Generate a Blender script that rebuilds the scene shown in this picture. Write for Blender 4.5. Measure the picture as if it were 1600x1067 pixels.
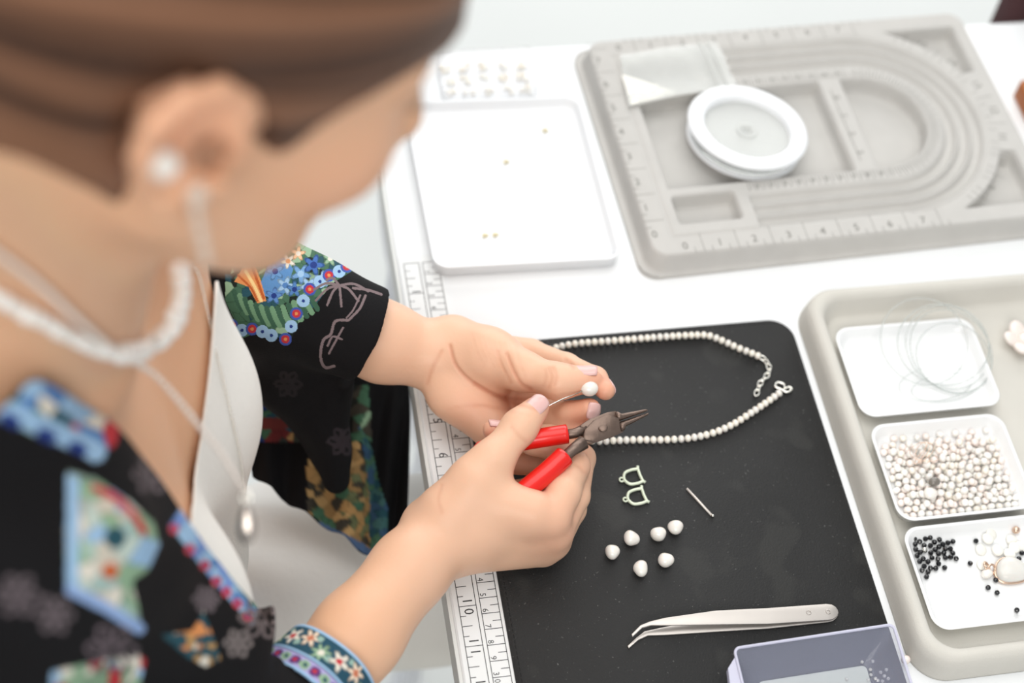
import bpy, bmesh, math, random
import numpy as np
from mathutils import Vector, Matrix, Euler
from mathutils.bvhtree import BVHTree

random.seed(7)
rng = np.random.default_rng(7)
SC = bpy.context.scene
COL = SC.collection
for _o in list(bpy.data.objects):
    bpy.data.objects.remove(_o)

# ---------------------------------------------------------------- camera, world, lights, exposure
# All modelling is done in centimetres with the desk top at z = 0 and the desk's near edge along X = 0;
# W() turns that into metres with the floor at z = 0.
DESK_Z = 0.74
def W(v):
    return Vector((v[0] * .01, v[1] * .01, v[2] * .01 + DESK_Z))
CAM_ROT = (0.613171830, -0.092277154, -0.166252653)
CAM_LOC = np.array([-11.374149, -64.703262, 84.690839])
FPX = 2480.0
cam_data = bpy.data.cameras.new('camera')
cam = bpy.data.objects.new('camera', cam_data)
COL.objects.link(cam)
cam.location = W(CAM_LOC)
cam.rotation_euler = CAM_ROT
cam_data.sensor_width = 36.0
cam_data.lens = FPX / 1600 * 36
cam_data.dof.use_dof = True
cam_data.dof.focus_distance = 0.935
cam_data.dof.aperture_fstop = 3.3
cam_data.clip_start = .02
SC.camera = cam
RM = np.array(Euler(CAM_ROT, 'XYZ').to_matrix())

def ray(px, py):
    return RM @ np.array([(px - 800) / FPX, (533.5 - py) / FPX, -1.0])
def at(px, py, z=0.0):
    """the point at height z (cm over the desk top) that the photograph shows at px, py"""
    d = ray(px, py)
    return CAM_LOC + d * ((z - CAM_LOC[2]) / d[2])
def atd(px, py, depth):
    return CAM_LOC + ray(px, py) * depth
def proj(P):
    c = (np.asarray(P, float) - CAM_LOC) @ RM
    return np.stack([800 + FPX * c[..., 0] / -c[..., 2], 533.5 - FPX * c[..., 1] / -c[..., 2]], -1)

world = bpy.data.worlds.new('world')
SC.world = world
world.use_nodes = True
bg = world.node_tree.nodes['Background']
bg.inputs[0].default_value = (0.93, 0.97, 1.0, 1)
bg.inputs[1].default_value = 0.55
def area(name, loc, target, sx, sy, power, col=(1, 1, 1)):
    l = bpy.data.lights.new(name, 'AREA'); l.shape = 'RECTANGLE'
    l.size = sx; l.size_y = sy; l.energy = power; l.color = col
    o = bpy.data.objects.new(name, l); COL.objects.link(o)
    o.location = loc
    o.rotation_euler = (Vector(target) - Vector(loc)).to_track_quat('-Z', 'Y').to_euler()
    return o
area('window_light', (0.9, 2.4, 1.75), (0.1, -.1, .75), 2.6, 2.2, 58, (1, .985, .965))
area('ceiling_light', (0.1, .2, 2.7), (0.1, -.2, 0), 1.8, 1.8, 30, (1, .985, .96))
area('rear_fill_light', (-.5, -2.0, 2.6), (-.1, -.2, .9), 1.6, 1.0, 34, (1, .97, .93))  # added fill lamp behind the camera, brightens the face and neck
SC.cycles.transparent_max_bounces = 32
SC.view_settings.view_transform = 'Standard'
SC.view_settings.look = 'None'
SC.view_settings.exposure = -0.2
SC.view_settings.gamma = 1.0
SC.view_settings.use_curve_mapping = False

# ---------------------------------------------------------------- materials
def lin(c):
    return tuple((x / 255 / 12.92 if x / 255 <= .04045 else ((x / 255 + .055) / 1.055) ** 2.4) for x in c[:3])
def mat(name, rgb, rough=.5, metal=0., var=.04, scale=30., bump=0., bscale=200., trans=0., ior=1.45, sss=0., coat=0., spec=.5, attr=None, alpha=1., vein=None):
    m = bpy.data.materials.new(name); m.use_nodes = True
    nt = m.node_tree; N = nt.nodes; L = nt.links
    b = N['Principled BSDF']
    c = lin(rgb)
    tc = N.new('ShaderNodeTexCoord')
    nz = N.new('ShaderNodeTexNoise'); nz.inputs['Scale'].default_value = scale; nz.inputs['Detail'].default_value = 4
    L.new(tc.outputs['Object'], nz.inputs['Vector'])
    mx = N.new('ShaderNodeMix'); mx.data_type = 'RGBA'
    mx.inputs[6].default_value = (*[max(0, x * (1 - var)) for x in c], 1)
    mx.inputs[7].default_value = (*[min(1, x * (1 + var)) for x in c], 1)
    L.new(nz.outputs['Fac'], mx.inputs[0])
    out = mx.outputs[2]
    if attr:
        at_ = N.new('ShaderNodeAttribute'); at_.attribute_name = attr
        m2 = N.new('ShaderNodeMix'); m2.data_type = 'RGBA'; m2.blend_type = 'MULTIPLY'; m2.inputs[0].default_value = 1
        L.new(at_.outputs['Color'], m2.inputs[6]); L.new(out, m2.inputs[7]); out = m2.outputs[2]
    L.new(out, b.inputs['Base Color'])
    b.inputs['Roughness'].default_value = rough
    b.inputs['Metallic'].default_value = metal
    b.inputs['Transmission Weight'].default_value = trans
    b.inputs['IOR'].default_value = ior
    b.inputs['Specular IOR Level'].default_value = spec
    b.inputs['Coat Weight'].default_value = coat
    b.inputs['Alpha'].default_value = alpha
    if sss:
        b.inputs['Subsurface Weight'].default_value = sss
        b.inputs['Subsurface Radius'].default_value = (1, .35, .2)
        b.inputs['Subsurface Scale'].default_value = .006
    if bump:
        n2 = N.new('ShaderNodeTexNoise'); n2.inputs['Scale'].default_value = bscale; n2.inputs['Detail'].default_value = 5
        L.new(tc.outputs['Object'], n2.inputs['Vector'])
        bp = N.new('ShaderNodeBump'); bp.inputs['Strength'].default_value = bump; bp.inputs['Distance'].default_value = .001
        L.new(n2.outputs['Fac'], bp.inputs['Height']); L.new(bp.outputs['Normal'], b.inputs['Normal'])
    return m

M = {}
M['desk'] = mat('white_laminate', (236, 238, 239), .35, var=.01)
M['desk_edge'] = mat('desk_edge_band', (222, 224, 221), .5)
M['floor'] = mat('pale_floor', (220, 223, 221), .6, var=.03, scale=3)
M['ruler'] = mat('ruler_white', (232, 234, 234), .3, var=.01)
M['ink'] = mat('black_ink', (30, 30, 34), .5)
M['mat'] = mat('black_leatherette', (39, 39, 39), .62, var=.3, scale=16, bump=.35, bscale=900, spec=.35)
def dust(m, rgb, scale, lo):
    nt = m.node_tree; b = nt.nodes['Principled BSDF']; src = b.inputs['Base Color'].links[0].from_socket
    tc = [n for n in nt.nodes if n.type == 'TEX_COORD'][0]
    nz = nt.nodes.new('ShaderNodeTexNoise'); nz.inputs['Scale'].default_value = scale; nz.inputs['Detail'].default_value = 2
    nt.links.new(tc.outputs['Object'], nz.inputs['Vector'])
    mr = nt.nodes.new('ShaderNodeMapRange'); mr.inputs['From Min'].default_value = lo; mr.inputs['From Max'].default_value = lo + .06
    nt.links.new(nz.outputs['Fac'], mr.inputs['Value'])
    mx = nt.nodes.new('ShaderNodeMix'); mx.data_type = 'RGBA'; mx.inputs[7].default_value = (*lin(rgb), 1)
    nt.links.new(src, mx.inputs[6]); nt.links.new(mr.outputs['Result'], mx.inputs[0]); nt.links.new(mx.outputs[2], b.inputs['Base Color'])
dust(M['mat'], (84, 84, 82), 620, .70)
dust(M['mat'], (132, 132, 130), 300, .765)
dust(M['mat'], (47, 47, 46), 24, .58)
M['mat_core'] = mat('mat_underside', (30, 30, 30), .8)
M['thread'] = mat('dark_thread', (22, 22, 22), .8)
M['flock'] = mat('grey_flock', (194, 192, 188), .95, var=.07, scale=60, bump=.25, bscale=1500, spec=.15)
M['flock2'] = mat('warm_grey_flock', (205, 202, 194), .95, var=.06, scale=40, bump=.25, bscale=1500, spec=.15)
M['flockink'] = mat('dark_flock_print', (118, 116, 111), .95)
M['white'] = mat('white_plastic', (238, 240, 242), .3, var=.01, spec=.5)
M['porcelain'] = mat('white_porcelain', (240, 241, 241), .15, var=.01, coat=.4)
M['clear'] = mat('clear_plastic', (236, 236, 250), .08, trans=.94, ior=1.3, var=.01)
M['clearthin'] = mat('thin_clear_plastic', (240, 241, 244), .1, alpha=.16, var=.01)
M['clearline'] = mat('clear_line', (232, 236, 234), .12, trans=.75, ior=1.3, var=.02)
M['bag'] = mat('clear_film', (242, 243, 241), .25, trans=.6, ior=1.06, var=.02, bump=.3, bscale=60)
def pearl_mat(name, rgb, pink=(247, 226, 216)):
    m = mat(name, rgb, .22, var=.03, scale=120, coat=.6, sss=.08)
    nt = m.node_tree; b = nt.nodes['Principled BSDF']
    b.inputs['Sheen Weight'].default_value = .25
    b.inputs['Coat Roughness'].default_value = .12
    lw = nt.nodes.new('ShaderNodeLayerWeight'); lw.inputs[0].default_value = .35
    mx = nt.nodes.new('ShaderNodeMix'); mx.data_type = 'RGBA'
    src = b.inputs['Base Color'].links[0].from_socket
    nt.links.new(src, mx.inputs[6]); mx.inputs[7].default_value = (*lin(pink), 1)
    nt.links.new(lw.outputs['Facing'], mx.inputs[0])
    nt.links.new(mx.outputs[2], b.inputs['Base Color'])
    return m
M['pearl'] = pearl_mat('white_pearl', (240, 237, 230), (224, 211, 198))
M['pearl_white'] = pearl_mat('bright_white_pearl', (247, 245, 240), (236, 226, 216))
M['pearl_cream'] = pearl_mat('cream_pearl', (247, 242, 231), (230, 215, 196))
M['pearl_pink'] = pearl_mat('pinkish_pearl', (248, 240, 234), (240, 212, 198))
M['pearl_dark'] = pearl_mat('grey_pearl', (120, 114, 106), (90, 84, 78))
M['shell'] = pearl_mat('pale_shell', (240, 230, 222), (236, 214, 205))
M['silver'] = mat('silver', (232, 230, 222), .22, metal=1., var=.03)
M['steel'] = mat('brushed_steel', (196, 190, 184), .38, metal=.75, var=.05, scale=80)
M['darksteel'] = mat('dark_worn_steel', (124, 106, 96), .42, metal=.85, var=.25, scale=160, bump=.2, bscale=300)
M['rosegold'] = mat('rose_gold', (226, 196, 174), .25, metal=.9, var=.04)
M['gold'] = mat('pale_gold', (222, 210, 170), .3, metal=1.)
M['red'] = mat('red_vinyl', (226, 30, 22), .3, var=.06, coat=.25)
M['jet'] = mat('black_glass', (14, 14, 18), .08, coat=.5)
M['disc'] = mat('ivory_disc', (240, 238, 230), .4, var=.03)
M['stone'] = mat('cloudy_white_stone', (220, 218, 212), .2, var=.12, scale=50, sss=.1)
M['crystal'] = mat('clear_crystal', (250, 250, 252), .03, trans=.6, ior=1.6)
M['maroon'] = mat('maroon_cloth', (74, 46, 48), .9, var=.1)
M['wood'] = mat('orange_wood', (170, 98, 48), .5, var=.15, scale=20)
M['rimclear'] = mat('frosted_clear_rim', (230, 230, 248), .2, trans=.35, ior=1.3, var=.02)
M['tinted'] = mat('tinted_clear_plastic', (176, 180, 200), .1, alpha=.26, var=.02)
M['frost'] = mat('frosted_base', (216, 222, 224), .4, alpha=.48, var=.08, scale=60)
M['hook'] = mat('pale_green_silver', (222, 230, 208), .45, metal=.3, var=.03)
M['darksilver'] = mat('soft_silver', (190, 180, 172), .25, metal=.95, var=.05)
M['earwire'] = mat('pale_warm_beads', (222, 204, 188), .4, metal=.1, var=.04)
M['silverwhite'] = mat('pale_satin_silver', (236, 228, 220), .35, metal=.35, var=.04)
M['leg'] = mat('white_painted_wood', (228, 230, 236), .4, var=.02)

# ---------------------------------------------------------------- object helpers
ORG = {}
def _props(o, label=None, cat=None, group=None, kind=None):
    if label: o['label'] = label
    if cat: o['category'] = cat
    if group: o['group'] = group
    if kind: o['kind'] = kind
def wloc(o):
    v = Vector(o.location)
    while o.parent is not None:
        o = o.parent; v += Vector(o.location)
    return v
def empty(name, c, label=None, cat=None, group=None):
    o = bpy.data.objects.new(name, None); COL.objects.link(o)
    o.location = W(c); o.empty_display_size = .01
    _props(o, label, cat, group)
    return o
def make_mesh(name, V, F):
    """V in metres, F list of tuples or (n,4)/(n,3) arrays"""
    me = bpy.data.meshes.new(name)
    if isinstance(F, np.ndarray):
        n, k = F.shape
        me.vertices.add(len(V)); me.vertices.foreach_set('co', np.asarray(V, np.float32).ravel())
        me.loops.add(n * k); me.loops.foreach_set('vertex_index', F.astype(np.int32).ravel())
        me.polygons.add(n); me.polygons.foreach_set('loop_start', np.arange(0, n * k, k, dtype=np.int32))
        me.polygons.foreach_set('loop_total', np.full(n, k, np.int32))
        me.update(calc_edges=True); me.validate()
    else:
        me.from_pydata([tuple(v) for v in V], [], [tuple(f) for f in F]); me.update()
    return me
def add(name, V, F, material, parent=None, smooth=True, colors=None, **pr):
    """one mesh object from centimetre vertices"""
    V = np.asarray(V, float)
    c = (V.min(0) + V.max(0)) / 2; c[2] = V[:, 2].min()
    me = make_mesh(name, (V - c) * .01, F)
    if colors is not None:
        ca = me.color_attributes.new('Col', 'FLOAT_COLOR', 'POINT')
        cc = np.ones((len(V), 4), np.float32); cc[:, :3] = colors
        ca.data.foreach_set('color', cc.ravel())
    me.materials.append(material)
    if smooth:
        me.polygons.foreach_set('use_smooth', np.ones(len(me.polygons), bool))
    o = bpy.data.objects.new(name, me); COL.objects.link(o)
    w = W(c)
    if parent is not None:
        o.parent = parent; o.location = w - wloc(parent)
    else:
        o.location = w
    _props(o, **pr)
    return o
def autosmooth(o, ang=40):
    me = o.data
    bm = bmesh.new(); bm.from_mesh(me)
    for e in bm.edges:
        if len(e.link_faces) == 2 and e.calc_face_angle(0) > math.radians(ang): e.smooth = False
    bm.to_mesh(me); bm.free()
    return o
def bevel(o, w=.05, seg=2, ang=35):
    bm = bmesh.new(); bm.from_mesh(o.data)
    es = [e for e in bm.edges if len(e.link_faces) == 2 and e.calc_face_angle(0) > math.radians(ang)]
    bmesh.ops.bevel(bm, geom=es, offset=w * .01, segments=seg, profile=.5, affect='EDGES')
    bm.to_mesh(o.data); bm.free()
    o.data.polygons.foreach_set('use_smooth', np.ones(len(o.data.polygons), bool))
    return autosmooth(o, 50)
class MB:
    """collects shapes (cm) into one mesh"""
    def __init__(s): s.V = []; s.F = []
    def put(s, V, F):
        n = len(s.V); s.V += [tuple(map(float, v)) for v in V]; s.F += [tuple(int(i) + n for i in f) for f in F]; return s
    def box(s, lo, hi):
        x0, y0, z0 = lo; x1, y1, z1 = hi
        return s.put([(x0,y0,z0),(x1,y0,z0),(x1,y1,z0),(x0,y1,z0),(x0,y0,z1),(x1,y0,z1),(x1,y1,z1),(x0,y1,z1)],
                     [(0,3,2,1),(4,5,6,7),(0,1,5,4),(1,2,6,5),(2,3,7,6),(3,0,4,7)])
    def tube(s, P, r, n=8, closed=False, cap=True):
        V, F = tube(P, r, n, closed, cap); return s.put(V, F)
    def ball(s, c, r, u=10, v=7, ax=(1, 1, 1)):
        V, F = ball(c, r, u, v, ax); return s.put(V, F)
    def prism(s, poly, z0, z1):
        V, F = prism(poly, z0, z1); return s.put(V, F)
    def build(s, name, m, parent=None, smooth=True, **pr):
        return add(name, s.V, s.F, m, parent, smooth, **pr)
def catmull(P, n=8, closed=False):
    P = [np.asarray(p, float) for p in P]; out = []
    m = len(P)
    for i in range(m if closed else m - 1):
        if closed: p0, p1, p2, p3 = P[i-1], P[i], P[(i+1) % m], P[(i+2) % m]
        else:
            p1, p2 = P[i], P[i+1]
            p0 = P[i-1] if i > 0 else 2*p1 - p2
            p3 = P[i+2] if i + 2 < m else 2*p2 - p1
        for k in range(n):
            t = k / n
            out.append(.5*((2*p1)+(-p0+p2)*t+(2*p0-5*p1+4*p2-p3)*t*t+(-p0+3*p1-3*p2+p3)*t**3))
    if not closed: out.append(P[-1])
    return np.array(out)
def tube(P, r, n=8, closed=False, cap=True):
    P = np.asarray(P, float); m = len(P)
    R = np.broadcast_to(np.asarray(r, float), (m,))
    if closed: T = np.roll(P, -1, 0) - np.roll(P, 1, 0)
    else: T = np.gradient(P, axis=0)
    T /= np.linalg.norm(T, axis=1)[:, None] + 1e-12
    up = np.array([0, 0, 1.]) if abs(T[0][2]) < .9 else np.array([1., 0, 0])
    V = []; nrm = np.cross(T[0], up); nrm /= np.linalg.norm(nrm)
    for i in range(m):
        nrm = nrm - T[i] * np.dot(nrm, T[i]); nrm /= np.linalg.norm(nrm) + 1e-12
        b = np.cross(T[i], nrm)
        for k in range(n):
            a = 2 * math.pi * k / n
            V.append(P[i] + R[i] * (math.cos(a) * nrm + math.sin(a) * b))
    F = []
    for i in range(m if closed else m - 1):
        j = (i + 1) % m
        for k in range(n):
            l = (k + 1) % n
            F.append((i*n+k, i*n+l, j*n+l, j*n+k))
    if cap and not closed:
        F.append(tuple(range(n))[::-1]); F.append(tuple((m-1)*n + k for k in range(n)))
    return V, F
def ball(c, r, u=10, v=7, ax=(1, 1, 1)):
    V = [(c[0], c[1], c[2] - r * ax[2])]
    for j in range(1, v):
        th = math.pi * j / v - math.pi / 2
        for i in range(u):
            a = 2 * math.pi * i / u
            V.append((c[0] + r*ax[0]*math.cos(th)*math.cos(a), c[1] + r*ax[1]*math.cos(th)*math.sin(a), c[2] + r*ax[2]*math.sin(th)))
    V.append((c[0], c[1], c[2] + r * ax[2]))
    F = [(0, 1 + (i+1) % u, 1 + i) for i in range(u)]
    for j in range(v - 2):
        for i in range(u):
            a = 1 + j*u + i; b = 1 + j*u + (i+1) % u
            F.append((a, b, b + u, a + u))
    t = len(V) - 1
    F += [(t, 1 + (v-2)*u + i, 1 + (v-2)*u + (i+1) % u) for i in range(u)]
    return V, F
def prism(poly, z0, z1):
    n = len(poly)
    V = [(x, y, z0) for x, y in poly] + [(x, y, z1) for x, y in poly]
    F = [tuple(range(n))[::-1], tuple(range(n, 2*n))] + [(i, (i+1) % n, n + (i+1) % n, n + i) for i in range(n)]
    return V, F
def rrect(x0, y0, x1, y1, r, n=8):
    rs = r if isinstance(r, (tuple, list)) else (r,) * 4     # order: x1y0, x1y1, x0y1, x0y0
    out = []
    for (cx, cy, a0), q in zip([(x1, y0, -90), (x1, y1, 0), (x0, y1, 90), (x0, y0, 180)], rs):
        sx = -1 if cx == x1 else 1; sy = -1 if cy == y1 else 1
        for k in range(n + 1):
            a = math.radians(a0 + 90 * k / n)
            out.append((cx + sx*q + q*math.cos(a), cy + sy*q + q*math.sin(a)))
    return out
def loft(rings, cap0=True, cap1=True):
    n = len(rings[0]); V = [p for r in rings for p in r]; F = []
    for i in range(len(rings) - 1):
        for k in range(n):
            l = (k + 1) % n
            F.append((i*n+k, i*n+l, (i+1)*n+l, (i+1)*n+k))
    if cap0: F.append(tuple(range(n))[::-1])
    if cap1: F.append(tuple((len(rings)-1)*n + k for k in range(n)))
    return V, F
def lathe(prof, c=(0, 0, 0), n=24):
    rings = [[(c[0] + r*math.cos(2*math.pi*k/n), c[1] + r*math.sin(2*math.pi*k/n), c[2] + z) for k in range(n)] for r, z in prof]
    return loft(rings)
def dish(x0, y0, x1, y1, r, h, wall, lip=.25, bottom=.25, flare=.4):
    """open dish with rounded corners: outer wall up, rim, inner wall down"""
    def ring(ins, z, rr): return [(x, y, z) for x, y in rrect(x0+ins, y0+ins, x1-ins, y1-ins, max(.1, rr))]
    rings = [ring(flare+.3, 0, r-.3), ring(flare, .12, r), ring(.04, h-.1, r+.1), ring(0, h-.03, r+.1), ring(.05, h, r+.1), ring(wall-.05, h, r),
             ring(wall, h-.06, r), ring(wall+flare*.6, bottom+.3, r-.1), ring(wall+flare*.8+.1, bottom+.08, r-.2), ring(wall+flare+.35, bottom, r-.4)]
    return loft(rings)
def text_mesh(txt, size):
    cu = bpy.data.curves.new('t', 'FONT'); cu.body = txt; cu.size = size; cu.align_x = 'CENTER'; cu.align_y = 'CENTER'; cu.resolution_u = 2
    o = bpy.data.objects.new('t', cu); COL.objects.link(o)
    dg = bpy.context.evaluated_depsgraph_get()
    me = o.evaluated_get(dg).to_mesh()
    V = [tuple(v.co) for v in me.vertices]; F = [tuple(p.vertices) for p in me.polygons]
    o.evaluated_get(dg).to_mesh_clear()
    bpy.data.objects.remove(o); bpy.data.curves.remove(cu)
    return V, F
_TX = {}
def put_text(mb, txt, c, size, z, xd, yd):
    if (txt, size) not in _TX: _TX[(txt, size)] = text_mesh(txt, size)
    V, F = _TX[(txt, size)]
    mb.put([(c[0] + v[0]*xd[0] + v[1]*yd[0], c[1] + v[0]*xd[1] + v[1]*yd[1], z) for v in V], F)

# ---------------------------------------------------------------- setting and desk
o = MB().box((-400, -300, -75), (500, 700, -74)).build('floor', M['floor'], None, False, kind='structure')
MB().box((-400, 660, -74), (500, 672, 210)).build('wall_back', M['white'], None, False, kind='structure')
desk = empty('desk', (30, -10, -74), 'white desk with a pale edge band, everything lies on it', 'desk')
d = MB().box((-.42, -75, -2.6), (82, 19.6, 0)).build('desktop', M['desk'], desk)
bevel(d, .12, 2)
MB().box((-.62, -74.8, -2.5), (-.4, 19.5, -.12)).build('edge_band', M['desk_edge'], desk, False, label='grey-white edge band')
prof = [(2.2, -74), (2.2, -71), (1.3, -70), (1.5, -60), (2.0, -50), (1.5, -42), (1.0, -38), (1.7, -36), (1.9, -32), (1.6, -28), (1.1, -24.5), (1.0, -22), (1.35, -20), (1.8, -16), (2.1, -12), (2.1, -2.6)]
for lx, ly in ((2.6, -1.4), (2.6, 16.5), (78, 16.5), (78, -70)):
    V, F = lathe(prof, (lx, ly, 0), 20)
    add('leg', V, F, M['leg'], desk)
# ruler stuck along the near edge
ruler = empty('ruler', (1, -20, 0), 'white inch and centimetre ruler strip along the desk edge beside the black mat', 'ruler')
r = MB().box((-.3, -42, 0), (2.52, .6, .08)).build('strip', M['ruler'], ruler, False)
rw = 2.35
ink = MB(); Z0, Z1 = .081, .086
def bar(x0, y0, x1, y1): ink.put([(x0, y0, Z1), (x1, y0, Z1), (x1, y1, Z1), (x0, y1, Z1)], [(0, 1, 2, 3)])
lw = .045
for xx in (0.0, 1.02, 1.27, 2.33): bar(xx - lw/2, -41.8, xx + lw/2, 0)
for q in range(0, 16 * 4 + 1):
    y = -q * 2.54 / 4
    L_ = 1.02 if q % 4 == 0 else (.62 if q % 2 == 0 else .34)
    bar(0, y - lw/2, L_, y + lw/2)
for q in range(0, 83):
    y = -q * .5
    L_ = 1.06 if q % 2 == 0 else .5
    bar(2.33 - L_, y - lw/2, 2.33, y + lw/2)
ink.build('scale_lines', M['ink'], ruler, False, kind='stuff')
num = MB()
for n_ in range(1, 17):
    y = -n_ * 2.54
    if n_ < 10: put_text(num, str(n_), (.52, y + .14), .82, Z1, (0, -1), (1, 0))
    else:
        put_text(num, str(n_)[0], (.52, y + .32), .82, Z1, (0, -1), (1, 0)); put_text(num, str(n_)[1], (.52, y - .36), .82, Z1, (0, -1), (1, 0))
for n_ in range(1, 42):
    y = -float(n_)
    if n_ % 10: put_text(num, str(n_ % 10), (1.5, y + .2), .5, Z1, (0, -1), (1, 0))
    else:
        put_text(num, str(n_)[0], (1.5, y + .22), .5, Z1, (0, -1), (1, 0)); put_text(num, '0', (1.5, y - .22), .5, Z1, (0, -1), (1, 0))
num.build('numbers', M['ink'], ruler, False, kind='stuff')

# black work mat
bm_ = empty('work_mat', (14, -22, 0), 'black leatherette work mat with a rounded corner, pearls and tweezers on it', 'mat')
MAT_Z = .26
pts = rrect(2.55, -38, 25.2, -7.15, (1, 1.6, 1.0, 1.0), 10)
rings = [[(x, y, 0) for x, y in pts], [(x, y, MAT_Z - .05) for x, y in pts],
         [(14 + (x-14)*.997, -22 + (y+22)*.997, MAT_Z) for x, y in pts]]
V, F = loft(rings)
o = add('mat_sheet', V, F, M['mat'], bm_); autosmooth(o, 50)
st = MB(); y = -37.
while y < -8:
    st.tube([(2.86, y, MAT_Z), (2.86, y + .22, MAT_Z)], .022, 5); y += .34
x = 3.2
while x < 24:
    st.tube([(x, -7.42, MAT_Z), (x + .22, -7.42, MAT_Z)], .022, 5); x += .34
st.build('stitching', M['thread'], bm_, kind='stuff')

# ---------------------------------------------------------------- bead design board (height field)
BO = np.array([15.92, -2.97]); BA = math.radians(2.2)
def bl(x, y, z=0):
    return (BO[0] + x*math.cos(BA) - y*math.sin(BA), BO[1] + x*math.sin(BA) + y*math.cos(BA), z)
def sstep(d, w): return np.clip(.5 - d / w, 0, 1) ** 2 * (3 - 2 * np.clip(.5 - d / w, 0, 1))
def sd_rr(X, Y, x0, y0, x1, y1, r):
    qx = np.abs(X - (x0+x1)/2) - (x1-x0)/2 + r; qy = np.abs(Y - (y0+y1)/2) - (y1-y0)/2 + r
    return np.hypot(np.maximum(qx, 0), np.maximum(qy, 0)) + np.minimum(np.maximum(qx, qy), 0) - r
board = empty('bead_design_board', bl(16, 10.5), 'grey flocked bead board with U-shaped grooves, wells and an inch scale', 'bead board')
H_ = .1
gx = np.arange(0, 31.7 + H_/2, H_); gy = np.arange(0, 21.7 + H_/2, H_)
X, Y = np.meshgrid(gx, gy, indexing='ij')
cx, cy, TOP = 19.8, 10.75, 1.8
deck = sd_rr(X, Y, .65, .45, 31.0, 21.2, 1.3)
Z = .28 + (TOP - .28) * sstep(deck, .5)
uu = np.where(X > cx, np.hypot(X - cx, Y - cy), np.abs(Y - cy))      # distance from the U's spine
for rr_ in (6.05, 7.05, 8.05):
    dd = np.maximum(np.abs(uu - rr_) - .36, 8.9 - X)
    Z -= .5 * sstep(dd, .32)
inner = np.maximum(uu - 4.3, 3.35 - X)
well = np.maximum(np.maximum(inner, 0), 0)
w1 = np.maximum(inner, X - 17.2); w2 = np.maximum(inner, 19.0 - X)
Z -= 1.35 * sstep(np.minimum(w1, w2), .22)
Z -= .14 * sstep(np.abs(uu - 5.52) - .05, .14) * (X > 8.5)
for (y0_, y1_) in ((3.25, 5.55), (15.95, 18.25)):
    Z -= 1.25 * sstep(sd_rr(X, Y, 3.3, y0_, 7.8, y1_, .25), .22)
arc = 9.75 - np.hypot(X - cx, Y - cy)
for s in (1, -1):
    tri = np.maximum(np.maximum(np.maximum(arc, 24.0 - X), X - 29.75), np.maximum(s * (Y - cy) - 8.75, 4.05 - s * (Y - cy)))
    Z -= 1.3 * sstep(tri + .05, .24)
fr = np.abs(np.maximum(sd_rr(X, Y, 2.45, 2.4, 40, 19.1, .6), uu - 8.75 - 20 * (X < cx)))
ring_out = np.where(X > cx, np.abs(uu - 8.72), fr)
Z -= .16 * sstep(np.where(X > cx, np.abs(uu - 8.72), np.minimum(np.abs(X - 2.45) + 10 * (np.abs(Y - cy) > 8.5), np.abs(np.abs(Y - cy) - 8.6) + 10 * (X < 2.4))) - .06, .18)
Z = np.maximum(Z, .24)
edge = sd_rr(X, Y, 0, 0, 31.7, 21.7, 1.3)
keep = edge < .02
nx_, ny_ = X.shape
P = np.stack([BO[0] + X*math.cos(BA) - Y*math.sin(BA), BO[1] + X*math.sin(BA) + Y*math.cos(BA), Z], -1).reshape(-1, 3)
idx = np.arange(nx_*ny_).reshape(nx_, ny_)
Q = np.stack([idx[:-1, :-1], idx[1:, :-1], idx[1:, 1:], idx[:-1, 1:]], -1)
kq = keep[:-1, :-1] & keep[1:, :-1] & keep[1:, 1:] & keep[:-1, 1:]
Q = Q[kq]
used = np.unique(Q); remap = -np.ones(nx_*ny_, int); remap[used] = np.arange(len(used))
add('flocked_top', P[used], remap[Q], M['flock'], board)
rim = rrect(0, 0, 31.7, 21.7, 1.3, 10)
V, F = loft([[bl(x, y, 0) for x, y in rim], [bl(x, y, .29) for x, y in rim]], True, False)
add('flange', V, F, M['flock'], board, False)
ticks = MB(); nums = MB(); ZT = TOP + .008
def btick(a, b, w=.035):
    a = np.array(a); b = np.array(b); t = (b - a) / np.linalg.norm(b - a); n = np.array([-t[1], t[0]]) * w / 2
    ticks.put([bl(*(a - n), ZT), bl(*(b - n), ZT), bl(*(b + n), ZT), bl(*(a + n), ZT)], [(0, 1, 2, 3)])
xd = (math.cos(BA), math.sin(BA)); yd = (-math.sin(BA), math.cos(BA))
def bnum(s, x, y, size, ang=0):
    a = BA + ang
    put_text(nums, s, bl(x, y), size, ZT, (math.cos(a), math.sin(a)), (-math.sin(a), math.cos(a)))
k = 0
for i in range(8):                                  # bottom and top straight scale
    x = 3.09 + 2.49 * i
    bnum(str(i), x, 1.25, .85); bnum(str(i), x, 20.2, .85)
    for s_ in (.62, 1.25, 1.87):
        btick((x + s_, .6), (x + s_, 2.2 if s_ == 1.25 else 1.1)); btick((x + s_, 21.05), (x + s_, 19.4 if s_ == 1.25 else 20.6))
for i in range(8):                                  # left scale
    y = 2.5 + 2.36 * i
    bnum(str(i), 1.25, y, .85, math.pi/2 * 0)
    for s_ in (.6, 1.2, 1.8): btick((.75, y + s_), (2.2 if s_ == 1.2 else 1.2, y + s_))
for i in range(-4, 5):                              # scale round the bend
    a = math.radians(i * 15.5)
    rr_ = min(10.1, (11.0 - .6) / max(.2, math.cos(a)))
    if abs(i) < 4: bnum(str(8 + 4 + i), cx + 9.9*math.cos(a), cy + 9.9*math.sin(a), .85, a - math.pi/2)
    for q in (.25, .5, .75):
        b = math.radians((i + q) * 15.5)
        if abs(math.degrees(b)) < 62: btick((cx + 9.0*math.cos(b), cy + 9.0*math.sin(b)), (cx + (10.4 if q == .5 else 9.6)*math.cos(b), cy + (10.4 if q == .5 else 9.6)*math.sin(b)))
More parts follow.
